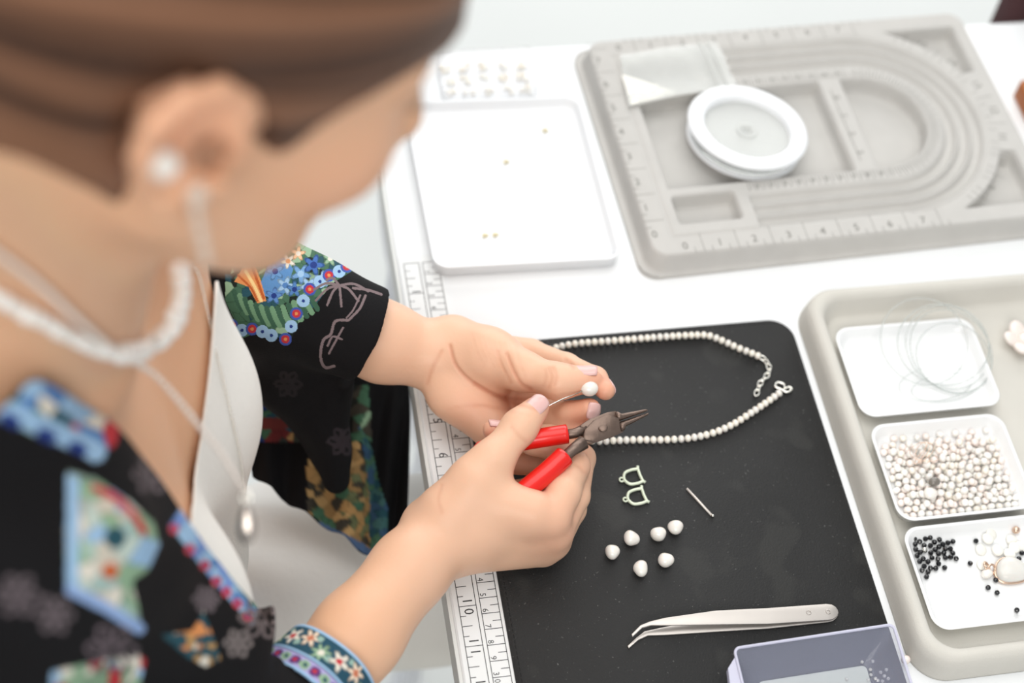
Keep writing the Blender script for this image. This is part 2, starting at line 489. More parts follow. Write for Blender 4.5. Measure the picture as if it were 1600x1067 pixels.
for i in range(42):                                 # fine scale beside the wells
    x = 9 + i * .26
    for s in (-1, 1): btick((x, cy + s*4.5), (x, cy + s*(5.1 if i % 2 else 5.35)), .05)
    if i % 4 == 2:
        for s in (-1, 1): bnum(str(i // 4), x + .1, cy + s*4.95, .5)
for i in range(60):
    a = math.radians(-90 + 3 * i)
    btick((cx + 4.5*math.cos(a), cy + 4.5*math.sin(a)), (cx + (5.1 if i % 2 else 5.35)*math.cos(a), cy + (5.1 if i % 2 else 5.35)*math.sin(a)), .05)
for i in range(4): bnum(str(i), 18.1, cy + 2.6 - i * 1.8, .7, -math.pi/2)
btick((17.9, cy + 3.4), (17.9, cy - 3.6), .05)
ticks.build('scale_lines', M['flockink'], board, False, kind='stuff')
nums.build('numbers', M['flockink'], board, False, kind='stuff')

# clear film bag on the board, spool in its well
bag = empty('plastic_bag', (18.5, 14.5, 1.9), 'clear film bag with a white folded card lying on the bead board', 'bag')
n = 18; m2 = 12; V = []
c4 = [np.array(bl(2.3, 14.1)), np.array(bl(10.9, 15.2)), np.array(bl(10.6, 20.0)), np.array(bl(2.9, 19.2))]
for i in range(n + 1):
    for j in range(m2 + 1):
        u, v = i/n, j/m2
        q = c4[0]*(1-u)*(1-v) + c4[1]*u*(1-v) + c4[2]*u*v + c4[3]*(1-u)*v
        V.append((q[0], q[1], 1.95 + .12*math.sin(5*u + 3*v) * math.sin(3*u - 4*v) + .1 * math.sin(9*v + 2*u)))
F = [(i*(m2+1)+j, (i+1)*(m2+1)+j, (i+1)*(m2+1)+j+1, i*(m2+1)+j+1) for i in range(n) for j in range(m2)]
V2 = [(x, y, z + .13 + .05 * math.sin(x*3) * math.cos(y*2.2)) for x, y, z in V]
N_ = len(V)
add('film', V + V2, F + [tuple(a + N_ for a in f[::-1]) for f in F], M['bag'], bag)
cd = [bl(2.5, 14.2, 2.05), bl(6.3, 14.9, 2.05), bl(3.6, 16.6, 2.05), bl(2.55, 17.2, 2.05)]
V, F = loft([cd, [(x, y, z + .06) for x, y, z in cd]])
add('card', V, F, M['disc'], bag, False, label='folded white card inside')
zl = MB()
for q in (.82, .9):
    a = c4[0]*(1-q) + c4[1]*q; b = c4[3]*(1-q) + c4[2]*q
    zl.tube([(a[0], a[1], 2.2), ((a[0]+b[0])/2, (a[1]+b[1])/2, 2.26), (b[0], b[1], 2.2)], .06, 6)
zl.build('zip_seal', M['bag'], bag)

spool = empty('wire_spool', (25.8, 8.3, .5), 'round white plastic spool of clear line tilted in the bead board well', 'spool')
def spin(parts, c, tilt):
    Rt = Euler(tilt, 'XYZ').to_matrix()
    return [tuple(Vector(c) + Rt @ Vector(v)) for v in parts]
SP_C, SP_T = (25.75, 8.15, 1.6), (math.radians(-5), math.radians(5), 0)
profs = [('rim', [(3.15, .35), (3.2, .8), (3.4, .97), (4.15, .99), (4.36, .9), (4.44, .75), (4.36, .62), (4.1, .55), (3.5, .5), (3.15, .35)], 'white'),
         ('window_disc', [(.02, .3), (3.3, .3), (3.3, .42), (.02, .42)], 'bag'),
         ('lower_flange', [(.02, -.55), (4.1, -.55), (4.22, -.48), (4.22, -.36), (4.1, -.3), (.02, -.3)], 'white'),
         ('wound_line', [(3.5, -.3), (3.9, -.28), (3.98, .1), (3.9, .5), (3.5, .52)], 'clearline')]
for nm, pf, mm in profs:
    V, F = lathe(pf, (0, 0, 0), 56)
    if nm in ('rim', 'wound_line'): F = F[:-2]
    o = add(nm, spin(V, SP_C, SP_T), F, M[mm], spool); autosmooth(o, 50)
V, F = lathe([(.3, .42), (.32, .5), (.75, .5), (.8, .46), (.8, .42)], (0, 0, 0), 24)
add('centre_boss', spin(V, SP_C, SP_T), F, M['bag'], spool)

# ---------------------------------------------------------------- white work tray, bead box
tray = empty('white_tray', (7.8, 6, 0), 'large shallow white plastic tray with gold specks left of the bead board', 'tray')
def wt(x, y, z): return (x + .055 * (6 - y) * .2, y - .028 * (x - 8), z)
V, F = dish(1.75, -1.55, 14.6, 13.6, .9, 1.15, .2, bottom=.3, flare=.12)
add('tray_body', [wt(*v) for v in V], F, M['white'], tray)
specks = [((790, 252), 'upper middle'), ((851, 203), 'upper right'), ((757, 367), 'lower pair, left one'), ((773, 366), 'lower pair, right one')]
for (px, py), nm in specks:
    c = at(px, py, .5)
    mb = MB().ball((c[0], c[1], .46), .16, 8, 6, (1, 1, .9)).ball((c[0] + .2, c[1] + .05, .4), .1, 7, 5)
    mb.build('gold_bead', M['gold'], None, label='tiny gold bead in the white tray, ' + nm, cat='bead', group='gold beads in the white tray')

box = empty('bead_box', (9, 16.4, 0), 'flat clear box of sparkling beads behind the white tray', 'box')
V, F = dish(4.6, 14.2, 11.9, 18.6, .4, 1.3, .12, bottom=.15, flare=.05)
add('box_body', V, F, M['clearthin'], box)
add('brightening_card', *prism(rrect(4.85, 14.45, 11.65, 18.35, .3), .16, .2), M['white'], box, False, label='white card added to brighten the clear box')  # added white card, lightens the grey gaps between the beads
dv = MB()
for i in range(1, 5): dv.box((4.8 + i * 1.4, 14.5, .15), (4.86 + i * 1.4, 18.3, .5))
for j in range(1, 3): dv.box((4.8, 14.5 + j * 1.25, .15), (11.7, 14.56 + j * 1.25, .5))
dv.build('divider', M['clearthin'], box, False)
for i in range(5):
    for j in range(3):
        for k in range(5):
            q = .17 + .06 * rng.random()
            c = (5.35 + i*1.4 + rng.uniform(-.35, .35), 15.05 + j*1.25 + rng.uniform(-.3, .3), .17 + q)
            V, F = ball(c, q, 7, 5)
            add('sorted_bead', V, F, M['pearl_white'] if (i + j + k) % 2 else M['pearl_cream'], None, label='small glittering bead in the clear box behind the white tray', cat='bead', group='beads in the clear box')

# ---------------------------------------------------------------- grey tray with three dishes
gt = empty('flocked_tray', (35, -20, 0), 'warm grey flocked tray with raised rim holding three white dishes', 'tray')
def g(ins, z, r): return [(x, y, z) for x, y in rrect(25.75+ins, -33.55+ins, 47.5-ins, -5.85-ins, r, 10)]
rings = [g(0, 0, 2.2), g(0, .25, 2.2), g(.15, 1.2, 2.1), g(.3, 1.75, 2.0), g(.55, 1.98, 1.9), g(.8, 2.0, 1.8), g(1.05, 1.9, 1.7), g(1.25, 1.6, 1.6), g(1.6, .6, 1.4), g(1.75, .42, 1.3), g(2.0, .35, 1.1)]
V, F = loft(rings)
add('tray_body', V, F, M['flock2'], gt)
TZ = .36
def sqdish(nm, x0, y0, x1, y1, label, h=1.15):
    t = empty('square_dish', ((x0+x1)/2, (y0+y1)/2, TZ), label, 'dish', 'white square dishes')
    V, F = dish(x0, y0, x1, y1, .95, h, .22, bottom=.22, flare=.35)
    add('dish_body', [(x, y, z + TZ) for x, y, z in V], F, M['porcelain'], t)
    return t
sqdish('a', 27.45, -16.05, 37.2, -9.0, 'white square dish holding loops of clear line, at the back of the grey tray', .95)
sqdish('b', 27.5, -23.75, 36.6, -16.75, 'white square dish heaped with small pearls, middle of the three')
sqdish('c', 27.45, -30.95, 36.8, -24.05, 'white square dish of black beads and pale discs, at the front of the grey tray', .95)

# coil of clear line
coil = MB()
def loop(cx, cy, rx, ry, z0, z1, a0, a1, rot, n=64, ph=0):
    out = []
    for i in range(n + 1):
        a = a0 + (a1 - a0) * i / n
        x = rx * math.cos(a); y = ry * math.sin(a)
        out.append((cx + x*math.cos(rot) - y*math.sin(rot), cy + x*math.sin(rot) + y*math.cos(rot), z0 + (z1 - z0) * (.5 + .5*math.sin(a + ph))))
    return out
PI = math.pi
for (px, py, rx, ry, z0, z1, rot, ph) in [(1478, 548, 2.95, 2.75, .75, 2.5, .1, 0), (1484, 552, 2.75, 2.9, .8, 2.2, .3, .4), (1470, 545, 3.1, 2.6, .75, 2.7, -.1, .1), (1490, 560, 2.6, 2.5, .8, 1.7, .5, .5), (1440, 540, 2.9, 2.9, .85, 2.6, .0, .3)]:
    c = at(px, py, 1.2)
    P = loop(c[0], c[1], rx, ry, z0, z1, 0, 2*PI, rot, ph=ph)
    coil.tube(P, .045, 6, cap=False)
for (px, py, rx, ry) in [(1476, 606, 2.35, .95), (1462, 600, 2.6, 1.2)]:
    c = at(px, py, .8); coil.tube(loop(c[0], c[1], rx, ry, .7, 1.0, .2, 2*PI - .4, .08), .03, 6)
coil.build('line_coil', M['clearline'], None, label='loose coil of clear nylon line in the rear white dish', cat='line')

# pearls heaped in the middle dish
def blob_mesh(name, r, m, ax=(1, 1, 1), u=12, v=8, bump=0.):
    V, F = ball((0, 0, 0), r, u, v, ax)
    V = np.array(V)
    if bump:
        d = V / np.linalg.norm(V, axis=1)[:, None]
        q = rng.normal(size=3); q /= np.linalg.norm(q)
        V = V * (1 + bump * np.maximum(0, d @ q)[:, None] ** 3)
        V = V * (1 + bump * .4 * np.sin(3 * d[:, :1] + 2 * d[:, 1:2]))
    me = make_mesh(name, V * .01, F); me.materials.append(m)
    me.polygons.foreach_set('use_smooth', np.ones(len(me.polygons), bool))
    return me
def place(name, me, c, label, cat, group, rot=None, s=1.):
    o = bpy.data.objects.new(name, me); COL.objects.link(o)
    o.location = W(c); o.rotation_euler = rot if rot is not None else tuple(rng.uniform(0, 6.28, 3))
    if s != 1.: o.scale = (s, s, s)
    _props(o, label, cat, group)
    return o
R0 = .235
variants = [blob_mesh('seed_pearl', R0, M[k], ax, bump=b) for k, ax, b in (('pearl_white', (1, 1, .95), .05), ('pearl_pink', (1, .95, 1.08), .06), ('pearl_cream', (.95, 1, 1), .08), ('pearl_white', (1, 1.1, 1), .05), ('pearl_pink', (1, 1, 1), .04), ('pearl_white', (.9, 1, 1.15), .05))]
zb = TZ + .22
spots = []
row = 0; y = -23.05
while y < -17.3:
    x = 28.25 + (row % 2) * R0 * 1.06
    while x < 36.0:
        fx = (x - 28.3) / 7.5; fy = (y + 23.05) / 5.7
        if not (fy > .86 and rng.random() < .45): spots.append([x + rng.uniform(-.05, .05), y + rng.uniform(-.05, .05), zb + R0])
        x += R0 * 2.22
    y += R0 * 1.95; row += 1
base_n = len(spots)
for i in range(400):
    if len(spots) >= 286: break
    a = rng.uniform(0, 6.28); 
    x = rng.uniform(28.5, 35.6); y = rng.uniform(-22.8, -18.3)
    if all((x - s[0])**2 + (y - s[1])**2 > (2.05*R0)**2 for s in spots[base_n:]): spots.append([x, y, zb + R0 * 2.62])
for i, s in enumerate(spots):
    place('seed_pearl', variants[int(rng.integers(len(variants)))], s, 'small white pearl heaped in the middle white dish', 'pearl', 'pearls in the middle dish')
dk = blob_mesh('grey_pearl', .31, M['pearl_dark'], (1.25, 1, .9), bump=.1)
c = at(1463, 748, 2.0); place('grey_pearl', dk, (c[0], c[1], zb + R0*3.6 + .2), 'single dark grey pearl lying on the heap of white pearls', 'pearl', None, (0, 0, .2))
wp = blob_mesh('large_pearl', .42, M['pearl'], (1.1, 1, .7))
c = at(1455, 765, 1.9); place('large_pearl', wp, (c[0] + .1, c[1], zb + R0*3.2 + .1), 'larger flat white pearl below the dark grey pearl in the heap', 'pearl', None, (0, 0, 0))
# tangled rose-gold wire clasp on the pearls
c = at(1442, 705, 1.9)
tw = MB()
for i in range(2):
    P = [(c[0] + .9*math.sin(1.1*k + i) * (1 - .04*k), c[1] + .75*math.cos(.83*k + 2*i), c[2] - .15 + .12*math.sin(k*.9 + i)) for k in range(14)]
    tw.tube(catmull(P, 6), .02, 6)
tw.build('wire_tangle', M['rosegold'], None, label='tangle of thin rose-gold wire lying on the heaped pearls', cat='wire')

# black beads in the front dish
jet = blob_mesh('black_bead', .165, M['jet'], u=8, v=6)
jet.polygons.foreach_set('use_smooth', np.zeros(len(jet.polygons), bool))
bz = TZ + .22 + .16
cl = [(1430,850),(1437,846),(1444,852),(1431,858),(1436,862),(1443,843),(1450,853),(1443,860),(1451,862),(1457,856),(1460,847),(1463,853),(1468,843),(1469,851),(1475,847),(1476,856),(1470,858),(1463,861),(1481,852),(1489,846),(1484,859),(1458,863),(1433,868),(1440,872),(1446,874),(1437,877),(1443,879),(1450,881),(1452,888),(1444,888),(1462,888),(1476,887),(1449,898),(1492,871),(1466,866),(1475,865),(1429,845),(1449,847),(1455,868),(1484,866)]
seen = []
for px, py in cl:
    c = at(px, py, bz)
    for _ in range(30):
        hit = [q for q in seen if np.hypot(q[0]-c[0], q[1]-c[1]) < .31]
        if not hit: break
        c[:2] += (c[:2] - np.array(hit[0][:2])) * .3 + rng.uniform(-.06, .06, 2)
    seen.append((c[0], c[1]))
    place('black_bead', jet, (c[0], c[1], bz), 'small faceted black bead in the cluster at the left of the front white dish', 'bead', 'clustered black beads')
LOOSE = ['left of the ivory discs', 'between the cluster and the oval pearl', 'touching the bail of the pendant', 'left of the two below the pendant', 'right of the two below the pendant', 'nearest the front rim', 'right one above the pendant stone', 'left one above the pendant stone']
for n_, (px, py) in enumerate([(1525,845),(1516,880),(1556,906),(1544,918),(1558,926),(1589,953),(1597,864),(1592,873)]):
    c = at(px, py, bz); place('black_bead', jet, (c[0], c[1], bz), 'loose faceted black bead in the front dish, ' + LOOSE[n_], 'bead', 'loose black beads')
# ivory discs
disc_me = None
V, F = lathe([(.1, 0), (.38, 0), (.44, .06), (.44, .12), (.38, .18), (.1, .18)], (0, 0, 0), 18)
disc_me = make_mesh('ivory_disc', np.array(V) * .01, F); disc_me.materials.append(M['disc']); disc_me.polygons.foreach_set('use_smooth', np.ones(len(disc_me.polygons), bool))
DISC = ['leftmost, tilted', 'second from the left along the back row', 'touching the back row, third', 'in front of the back row', 'beside the rose-gold bead', 'behind the stone pendant', 'at the right edge of the picture', 'just above the stone pendant', 'nearest the oval pearl']
for i, (px, py, tl) in enumerate([(1533,858,.25),(1543,842,.1),(1549,834,.3),(1558,860,.15),(1581,843,.2),(1584,856,.1),(1594,853,.3),(1577,866,.05),(1536,882,.0)]):
    c = at(px, py, bz)
    place('ivory_disc', disc_me, (c[0], c[1], TZ + .24 + .12 * (i % 2)), 'ivory disc bead in the front dish, ' + DISC[i], 'bead', 'ivory disc beads', (tl, tl * .6, 0), .86)
# heart-shaped stone pendant in rose gold
pd = empty('stone_pendant', at(1580, 893, 1), 'cloudy white stone pendant in a rose-gold setting in the front dish', 'pendant')
c = at(1581, 892, .9)
def heart(s, z, dz):
    out = []
    for i in range(40):
        t = 2*PI*i/40
        x = 1.02*math.sin(t); y = .82*math.cos(t) + .12*math.cos(2*t)
        out.append((c[0] + s*x, c[1] + s*y, z + dz))
    return out
V, F = loft([heart(.95, TZ+.24, 0), heart(1.0, TZ+.4, 0), heart(.96, TZ+.72, 0), heart(.8, TZ+.86, 0), heart(.4, TZ+.95, 0)])
add('stone', V, F, M['stone'], pd)
ringp = [(x, y, TZ + .38) for x, y, z in heart(1.03, 0, 0)]
mb = MB().tube(ringp, .09, 8, closed=True); mb.build('setting', M['rosegold'], pd)
mb = MB()
for q in (0, 1): mb.tube(loop(c[0] - 1.25 - .22*q, c[1] + .25 + .2*q, .3, .22, TZ + .35, TZ + .75, 0, 2*PI, .5 + q, 20), .07, 7, closed=False)
mb.build('bail', M['rosegold'], pd)
op = blob_mesh('oval_pearl', .3, M['pearl'], (1.35, 1, .9)); c2 = at(1541, 898, bz)
place('oval_pearl', op, (c2[0], c2[1], TZ + .24 + .27), 'oval white pearl left of the stone pendant in the front dish', 'pearl', None, (0, 0, .2))
pk = blob_mesh('peach_bead', .27, M['rosegold'], (1, .9, .8)); c2 = at(1587, 829, bz)
place('rose_gold_bead', pk, (c2[0], c2[1], TZ + .24 + .22), 'rose-gold bead at the back edge of the front dish', 'bead', None, (0, 0, .2))
sb = blob_mesh('silver_ball', .16, M['silver']); c2 = at(1443, 861, bz)
place('silver_bead', sb, (c2[0], c2[1], bz + .2), 'one bright silver bead on top of the black bead cluster', 'bead', None)

# pale shell flower in the grey tray
sh = empty('shell_flower', at(1592, 535, .6), 'pinkish white shell flower in the back right of the grey tray', 'shell')
c = at(1596, 533, .7)
for i in range(5):
    a = 2*PI*i/5 + .5
    V, F = ball((0, 0, 0), .75, 14, 9, (1, .8, .38))
    V = [tuple(Vector((c[0] + .72*math.cos(a), c[1] + .72*math.sin(a), TZ + .55)) + Matrix.Rotation(a, 3, 'Z') @ (Matrix.Rotation(-.45, 3, 'Y') @ Vector(v))) for v in V]
    add('petal', V, F, M['shell'], sh)
V, F = ball((c[0], c[1], TZ + .6), .38, 12, 8); add('flower_centre', V, F, M['pearl_pink'], sh)

# ---------------------------------------------------------------- things on the black mat
mz = MAT_Z
# necklace
nk = empty('pearl_necklace', (17, -11, mz), 'unfinished strand of cream pearls curving on the black mat with an open clasp', 'necklace')
r_ = .245
def strand(pix, n_sub=30):
    P = catmull([np.array([*at(px, py, mz + r_)[:2], mz + r_]) for px, py in pix], n_sub)
    out = [P[0]]
    for q in P:
        if np.linalg.norm(q - out[-1]) >= r_ * 1.66: out.append(q)
    return out
top_s = strand([(800, 560), (838, 553), (866, 544), (900, 537), (950, 533), (1000, 529), (1040, 526), (1075, 524), (1105, 524), (1128, 532), (1152, 543), (1175, 552), (1187, 557)])
bot_s = strand([(840, 672), (880, 682), (930, 689), (965, 688), (1000, 687), (1040, 687), (1080, 684), (1115, 676), (1145, 663), (1175, 644), (1200, 627), (1219, 613)])
left_s = strand([(800, 560), (770, 590), (765, 630), (790, 655), (840, 672)])
necklace_me = [blob_mesh('necklace_pearl', r_, M['pearl_cream'], (1, 1, .84), 12, 8), blob_mesh('necklace_pearl', r_ * 1.02, M['pearl'], (1, 1, .8), 12, 8)]
allp = top_s + bot_s + left_s[2:-2]
for i, q in enumerate(allp):
    o = bpy.data.objects.new('pearl', necklace_me[int(rng.random() < .35)]); COL.objects.link(o)
    o.parent = nk; o.location = W(q) - nk.location
    nb = allp[i+1] if i + 1 < len(allp) and np.linalg.norm(allp[i+1] - q) < 1 else allp[i-1]
    d_ = Vector((nb - q).tolist()); o.rotation_euler = d_.to_track_quat('Z', 'Y').to_euler()
def chain(pix, z, rl, rw_, par, name, m, lift=0.):
    P = catmull([np.array([*at(px, py, z)[:2], z + lift]) for px, py in pix], 30)
    q = [P[0]]
    for a in P:
        if np.linalg.norm(a - q[-1]) >= rl * 1.5: q.append(a)
    for i in range(len(q) - 1):
        c = (q[i] + q[i+1]) / 2; t = (q[i+1] - q[i]); t /= np.linalg.norm(t); s = np.array([-t[1], t[0], 0]); up = np.array([0, 0, 1.])
        if i % 2: s = s * .5 + up * .5
        pts_ = [c + t*rl*math.cos(a)*1.05 + s*rl*.62*math.sin(a) for a in np.linspace(0, 2*PI, 13)[:-1]]
        V, F = tube(pts_, rw_, 6, closed=True)
        add(name, V, F, m, par)
chain([(1187, 557), (1194, 561), (1200, 569), (1202, 580), (1196, 590), (1188, 598), (1184, 610), (1180, 620)], mz + .12, .26, .055, nk, 'chain_link', M['silver'])
cl_ = [(1222, 611), (1232, 605), (1237, 608), (1230, 613), (1219, 608), (1211, 604), (1215, 598), (1224, 600), (1226, 606)]
mb = MB().tube(catmull([np.array([*at(px, py, mz + .12)[:2], mz + .13]) for px, py in cl_], 6), .085, 8)
mb.build('clasp', M['silver'], nk, label='silver hook clasp')
# loose baroque pearls
six = [((957, 862), 'leftmost of the six'), ((987, 841), 'second from the left, with a small peak'), ((1029, 834), 'upper one beside the rightmost'), ((1056, 824), 'rightmost and furthest back'), ((1041, 875), 'right one of the front two'), ((1001, 888), 'nearest the tweezers')]
for (p_, nm) in six:
    me = blob_mesh('baroque_pearl', .46, M['pearl'], (1.0 + rng.uniform(-.04, .12), .95, .9), 24, 16, bump=.16)
    c = at(*p_, mz + .38); place('baroque_pearl', me, (c[0], c[1], mz + .41), 'white baroque pearl on the black mat, ' + nm, 'pearl', 'baroque pearls on the mat', (rng.uniform(-.3, .3), rng.uniform(-.3, .3), rng.uniform(0, 6)))
# earring hooks (arched findings with a ring)
for (px, py, nm) in [(986, 746, 'the farther of the two'), (992, 777, 'the nearer of the two')]:
    c = at(px, py, mz + .1)
    fx = np.array([.985, .17]); fy = np.array([-.17, .985])
    def L2(x, y): q = c[:2] + fx*x + fy*y; return np.array([q[0], q[1], mz + .1])
    e_ = empty('earring_hook', (c[0], c[1], mz), 'small pale green-silver arched earring hook on the mat, ' + nm, 'earring', 'earring hooks on the mat')
    mb = MB().tube(catmull([L2(.66, .46), L2(.2, .5), L2(-.26, .4), L2(-.46, 0), L2(-.26, -.4), L2(.2, -.5), L2(.62, -.46)], 8), .1, 8)
    mb.build('hoop', M['hook'] if 'hook' in M else M['silver'], e_)
    MB().tube([L2(.7, .64), L2(.64, .46), L2(.6, 0), L2(.62, -.44), L2(.74, -.58)], .1, 8).build('lever', M['hook'], e_)
    MB().tube([L2(-.62 + .14*math.cos(a), .02 + .14*math.sin(a)) for a in np.linspace(0, 2*PI, 13)[:-1]], .06, 6, closed=True).build('ring', M['hook'], e_)
# head pin
a = at(1073, 764, mz); b = at(1113, 807, mz)
hp = empty('head_pin', a, 'loose silver head pin lying on the mat right of the earring hooks', 'pin')
MB().tube([(a[0], a[1], mz + .06), (b[0], b[1], mz + .06)], .075, 8).build('shaft', M['silverwhite'], hp)
MB().ball((b[0], b[1], mz + .1), .11, 10, 7).build('head', M['silver'], hp)
# bent tweezers
tz = empty('tweezers', at(1150, 970, mz), 'bent-tip steel tweezers lying on the black mat', 'tweezers')
def arm(pix_top, pix_bot, z0s, th):
    """strip from outline pairs; heights per station"""
    rings = []
    for (a, b, z) in zip(pix_top, pix_bot, z0s):
        A = at(*a, z); B = at(*b, z)
        rings.append([(A[0], A[1], z), (B[0], B[1], z), (B[0], B[1], z + th), (A[0], A[1], z + th)])
    return loft(rings)
up_t = [(986, 992), (1000, 978), (1015, 972), (1040, 966), (1118, 955), (1200, 951), (1290, 944.5), (1299, 945.5), (1305, 949), (1308.5, 954)]
up_b = [(988, 996), (1003, 982), (1017, 978), (1040, 978), (1118, 977), (1200, 976), (1293, 970), (1301, 968.5), (1306.5, 964.5), (1309.5, 959)]
zs = [mz + .62, mz + .64, mz + .66, mz + .66, mz + .6, mz + .45, mz + .21, mz + .19, mz + .18, mz + .17]
V, F = arm(up_t, up_b, zs, .12); o = add('upper_arm', V, F, M['steel'], tz, False); bevel(o, .03, 2, 60)
lo_t = [(980, 1010), (994, 997), (1007, 987), (1040, 980), (1118, 968), (1200, 962), (1290, 949), (1299, 950), (1305, 953), (1308, 957)]
lo_b = [(982, 1014), (997, 1001), (1012, 994), (1040, 993), (1118, 988), (1200, 983), (1293, 973), (1301, 971), (1306, 967), (1309, 962)]
zs2 = [mz + .03, mz + .03, mz + .03, mz + .03, mz + .03, mz + .03, mz + .04, mz + .04, mz + .04, mz + .04]
V, F = arm(lo_t, lo_b, zs2, .11); o = add('lower_arm', V, F, M['steel'], tz, False); bevel(o, .03, 2, 60)
for px, py in ((1263, 958), (1294, 956)):
    c = at(px, py, mz + .3)
    zt = np.interp(px, [1200, 1300], [mz + .57, mz + .32])
    mb = MB().tube([(c[0] + .13*math.cos(t), c[1] + .13*math.sin(t), zt + .01) for t in np.linspace(0, 2*PI, 15)[:-1]], .028, 6, closed=True)
    mb.build('rivet', M['steel'], tz)
# clear box at the front edge
cb = empty('clear_box', (19.5, -33, mz), 'open clear plastic box with tiny crystals at the front of the mat', 'box')
BH = 2.2
def cbp(x, y, z): return (x + .02*(y + 33), y + .03*(x - 20), z + mz)
V, F = dish(14.75, -37.5, 24.55, -30.75, .5, BH, .13, bottom=.16, flare=1.35)
add('box_body', [cbp(*v) for v in V], F, M['tinted'], cb)
V, F = loft([[cbp(x, y, .2) for x, y in rrect(16.3, -36.0, 22.95, -32.25, .3, 6)], [cbp(x, y, .27) for x, y in rrect(16.3, -36.0, 22.95, -32.25, .3, 6)]])
add('base_panel', V, F, M['frost'], cb, False, label='frosted base of the clear box')
rim_ = [cbp(x, y, BH) for x, y in rrect(14.8, -37.45, 24.5, -30.8, .35, 6)]
MB().tube(rim_, .09, 8, closed=True).build('rim', M['rimclear'], cb)
tabp = [(14.75, -31.3), (14.2, -31.9), (13.95, -34.0), (14.75, -34.8)]
V, F = loft([[cbp(x, y, BH - .5) for x, y in tabp], [cbp(x, y, BH - .02) for x, y in tabp]])
add('tab', V, F, M['rimclear'], cb, False)
cr = [blob_mesh('crystal', .11, M['crystal'], u=6, v=4)]; cr[0].polygons.foreach_set('use_smooth', np.zeros(len(cr[0].polygons), bool))
for (px, py) in [(1361,1054),(1368,1060),(1376,1050),(1382,1056),(1385,1046),(1388,1060),(1357,1062),(1372,1063),(1379,1064),(1323,1061),(1360,1046),(1347,1034),(1364,1033)]:
    c = at(px, py, mz + .3)
    place('crystal', cr[0], (c[0], c[1], mz + .28), 'tiny clear crystal in the corner of the open clear box', 'crystal', 'crystals in the clear box')
# pearl wedged at the tray's edge
ep = blob_mesh('stray_pearl', .27, M['pearl_pink'], (1, 1, 1.05)); c = at(1413, 1028, mz + .3)
place('stray_pearl', ep, (25.45, c[1] - .1, mz + .27), 'single stray pearl between the mat and the grey tray corner', 'pearl', None)
# behind the desk and at the right end
ch = empty('chair', (60, 14, -74), 'dark maroon upholstered chair tucked under the far side of the desk', 'chair')
V, F = loft([[(x, y, z) for x, y in rrect(52.4 + i_, 21.0 + .02*(z+30), 70 - i_, 24.2 + .02*(z+30) - j_, 1.2)] for z, i_, j_ in ((-30, 1.2, .6), (-28.5, 0, 0), (-2, 0, 0), (1.0, -.3, 0), (3, .3, 0), (5.5, 1.2, .2), (7, 2.2, .6), (7.6, 3.4, 1.2))])
add('backrest', V, F, M['maroon'], ch)
o = MB().box((52.6, -8, -36), (69.8, 21, -31)).build('seat', M['maroon'], ch); bevel(o, 1.2, 3)
for lx, ly in ((54, -6), (68, -6), (54, 22.4), (68, 22.4)):
    V, F = lathe([(1.2, -74), (1.7, -31)], (lx, ly, 0), 12); add('leg', V, F, M['wood'], ch)
a = at(1604, 196, 0)
blk = MB().prism(rrect(a[0], a[1], a[0] + 4, a[1] + 3.2, .3), 0, 1.6).build('wooden_block', M['wood'], None, label='orange-brown wooden block on the desk right of the bead board', cat='block')
bevel(blk, .12, 2)

# ---------------------------------------------------------------- implicit surfaces for the person and the clothes
class Field:
    def __init__(s, lo, hi, h):
        s.lo = np.array(lo, float); s.h = h
        s.n = np.ceil((np.array(hi) - s.lo) / h).astype(int) + 1
        s.ax = [(s.lo[i] + h * np.arange(s.n[i])).astype(np.float32) for i in range(3)]
        s.v = np.full(s.n, 50., np.float32)
    def sl(s, lo, hi):
        a = np.clip(np.floor((np.asarray(lo) - s.lo) / s.h).astype(int), 0, s.n)
        b = np.clip(np.ceil((np.asarray(hi) - s.lo) / s.h).astype(int) + 1, 0, s.n)
        return tuple(slice(int(i), int(j)) for i, j in zip(a, b))
    def grid(s, q):
        return (s.ax[0][q[0]][:, None, None], s.ax[1][q[1]][None, :, None], s.ax[2][q[2]][None, None, :])
    def prim(s, p, pad):
        lo, hi = p.box(); q = s.sl(lo - pad, hi + pad)
        if any(x.stop <= x.start for x in q): return q, None
        return q, p(*s.grid(q))
    def union(s, p, k=.3):
        q, d = s.prim(p, k + 4 * s.h + .2)
        if d is None: return s
        a = s.v[q]
        hh = np.maximum(k - np.abs(a - d), 0) / k
        s.v[q] = np.minimum(a, d) - hh * hh * k * .25
        return s
    def sub(s, p, k=.2):
        q, d = s.prim(p, k + 4 * s.h + .2)
        if d is None: return s
        a = s.v[q]; d = -d
        hh = np.maximum(k - np.abs(a - d), 0) / k
        s.v[q] = np.maximum(a, d) + hh * hh * k * .25
        return s
    def merge(s, o, k=.15):
        a = s.v; d = o.v
        hh = np.maximum(k - np.abs(a - d), 0) / k
        s.v = np.minimum(a, d) - hh * hh * k * .25
        return s
    def like(s):
        o = Field.__new__(Field); o.lo, o.h, o.n, o.ax = s.lo, s.h, s.n, s.ax
        o.v = np.full(s.n, 50., np.float32); return o
    def mesh(s, iso=0.):
        return surf_net(s.v - iso, s.lo, s.h)
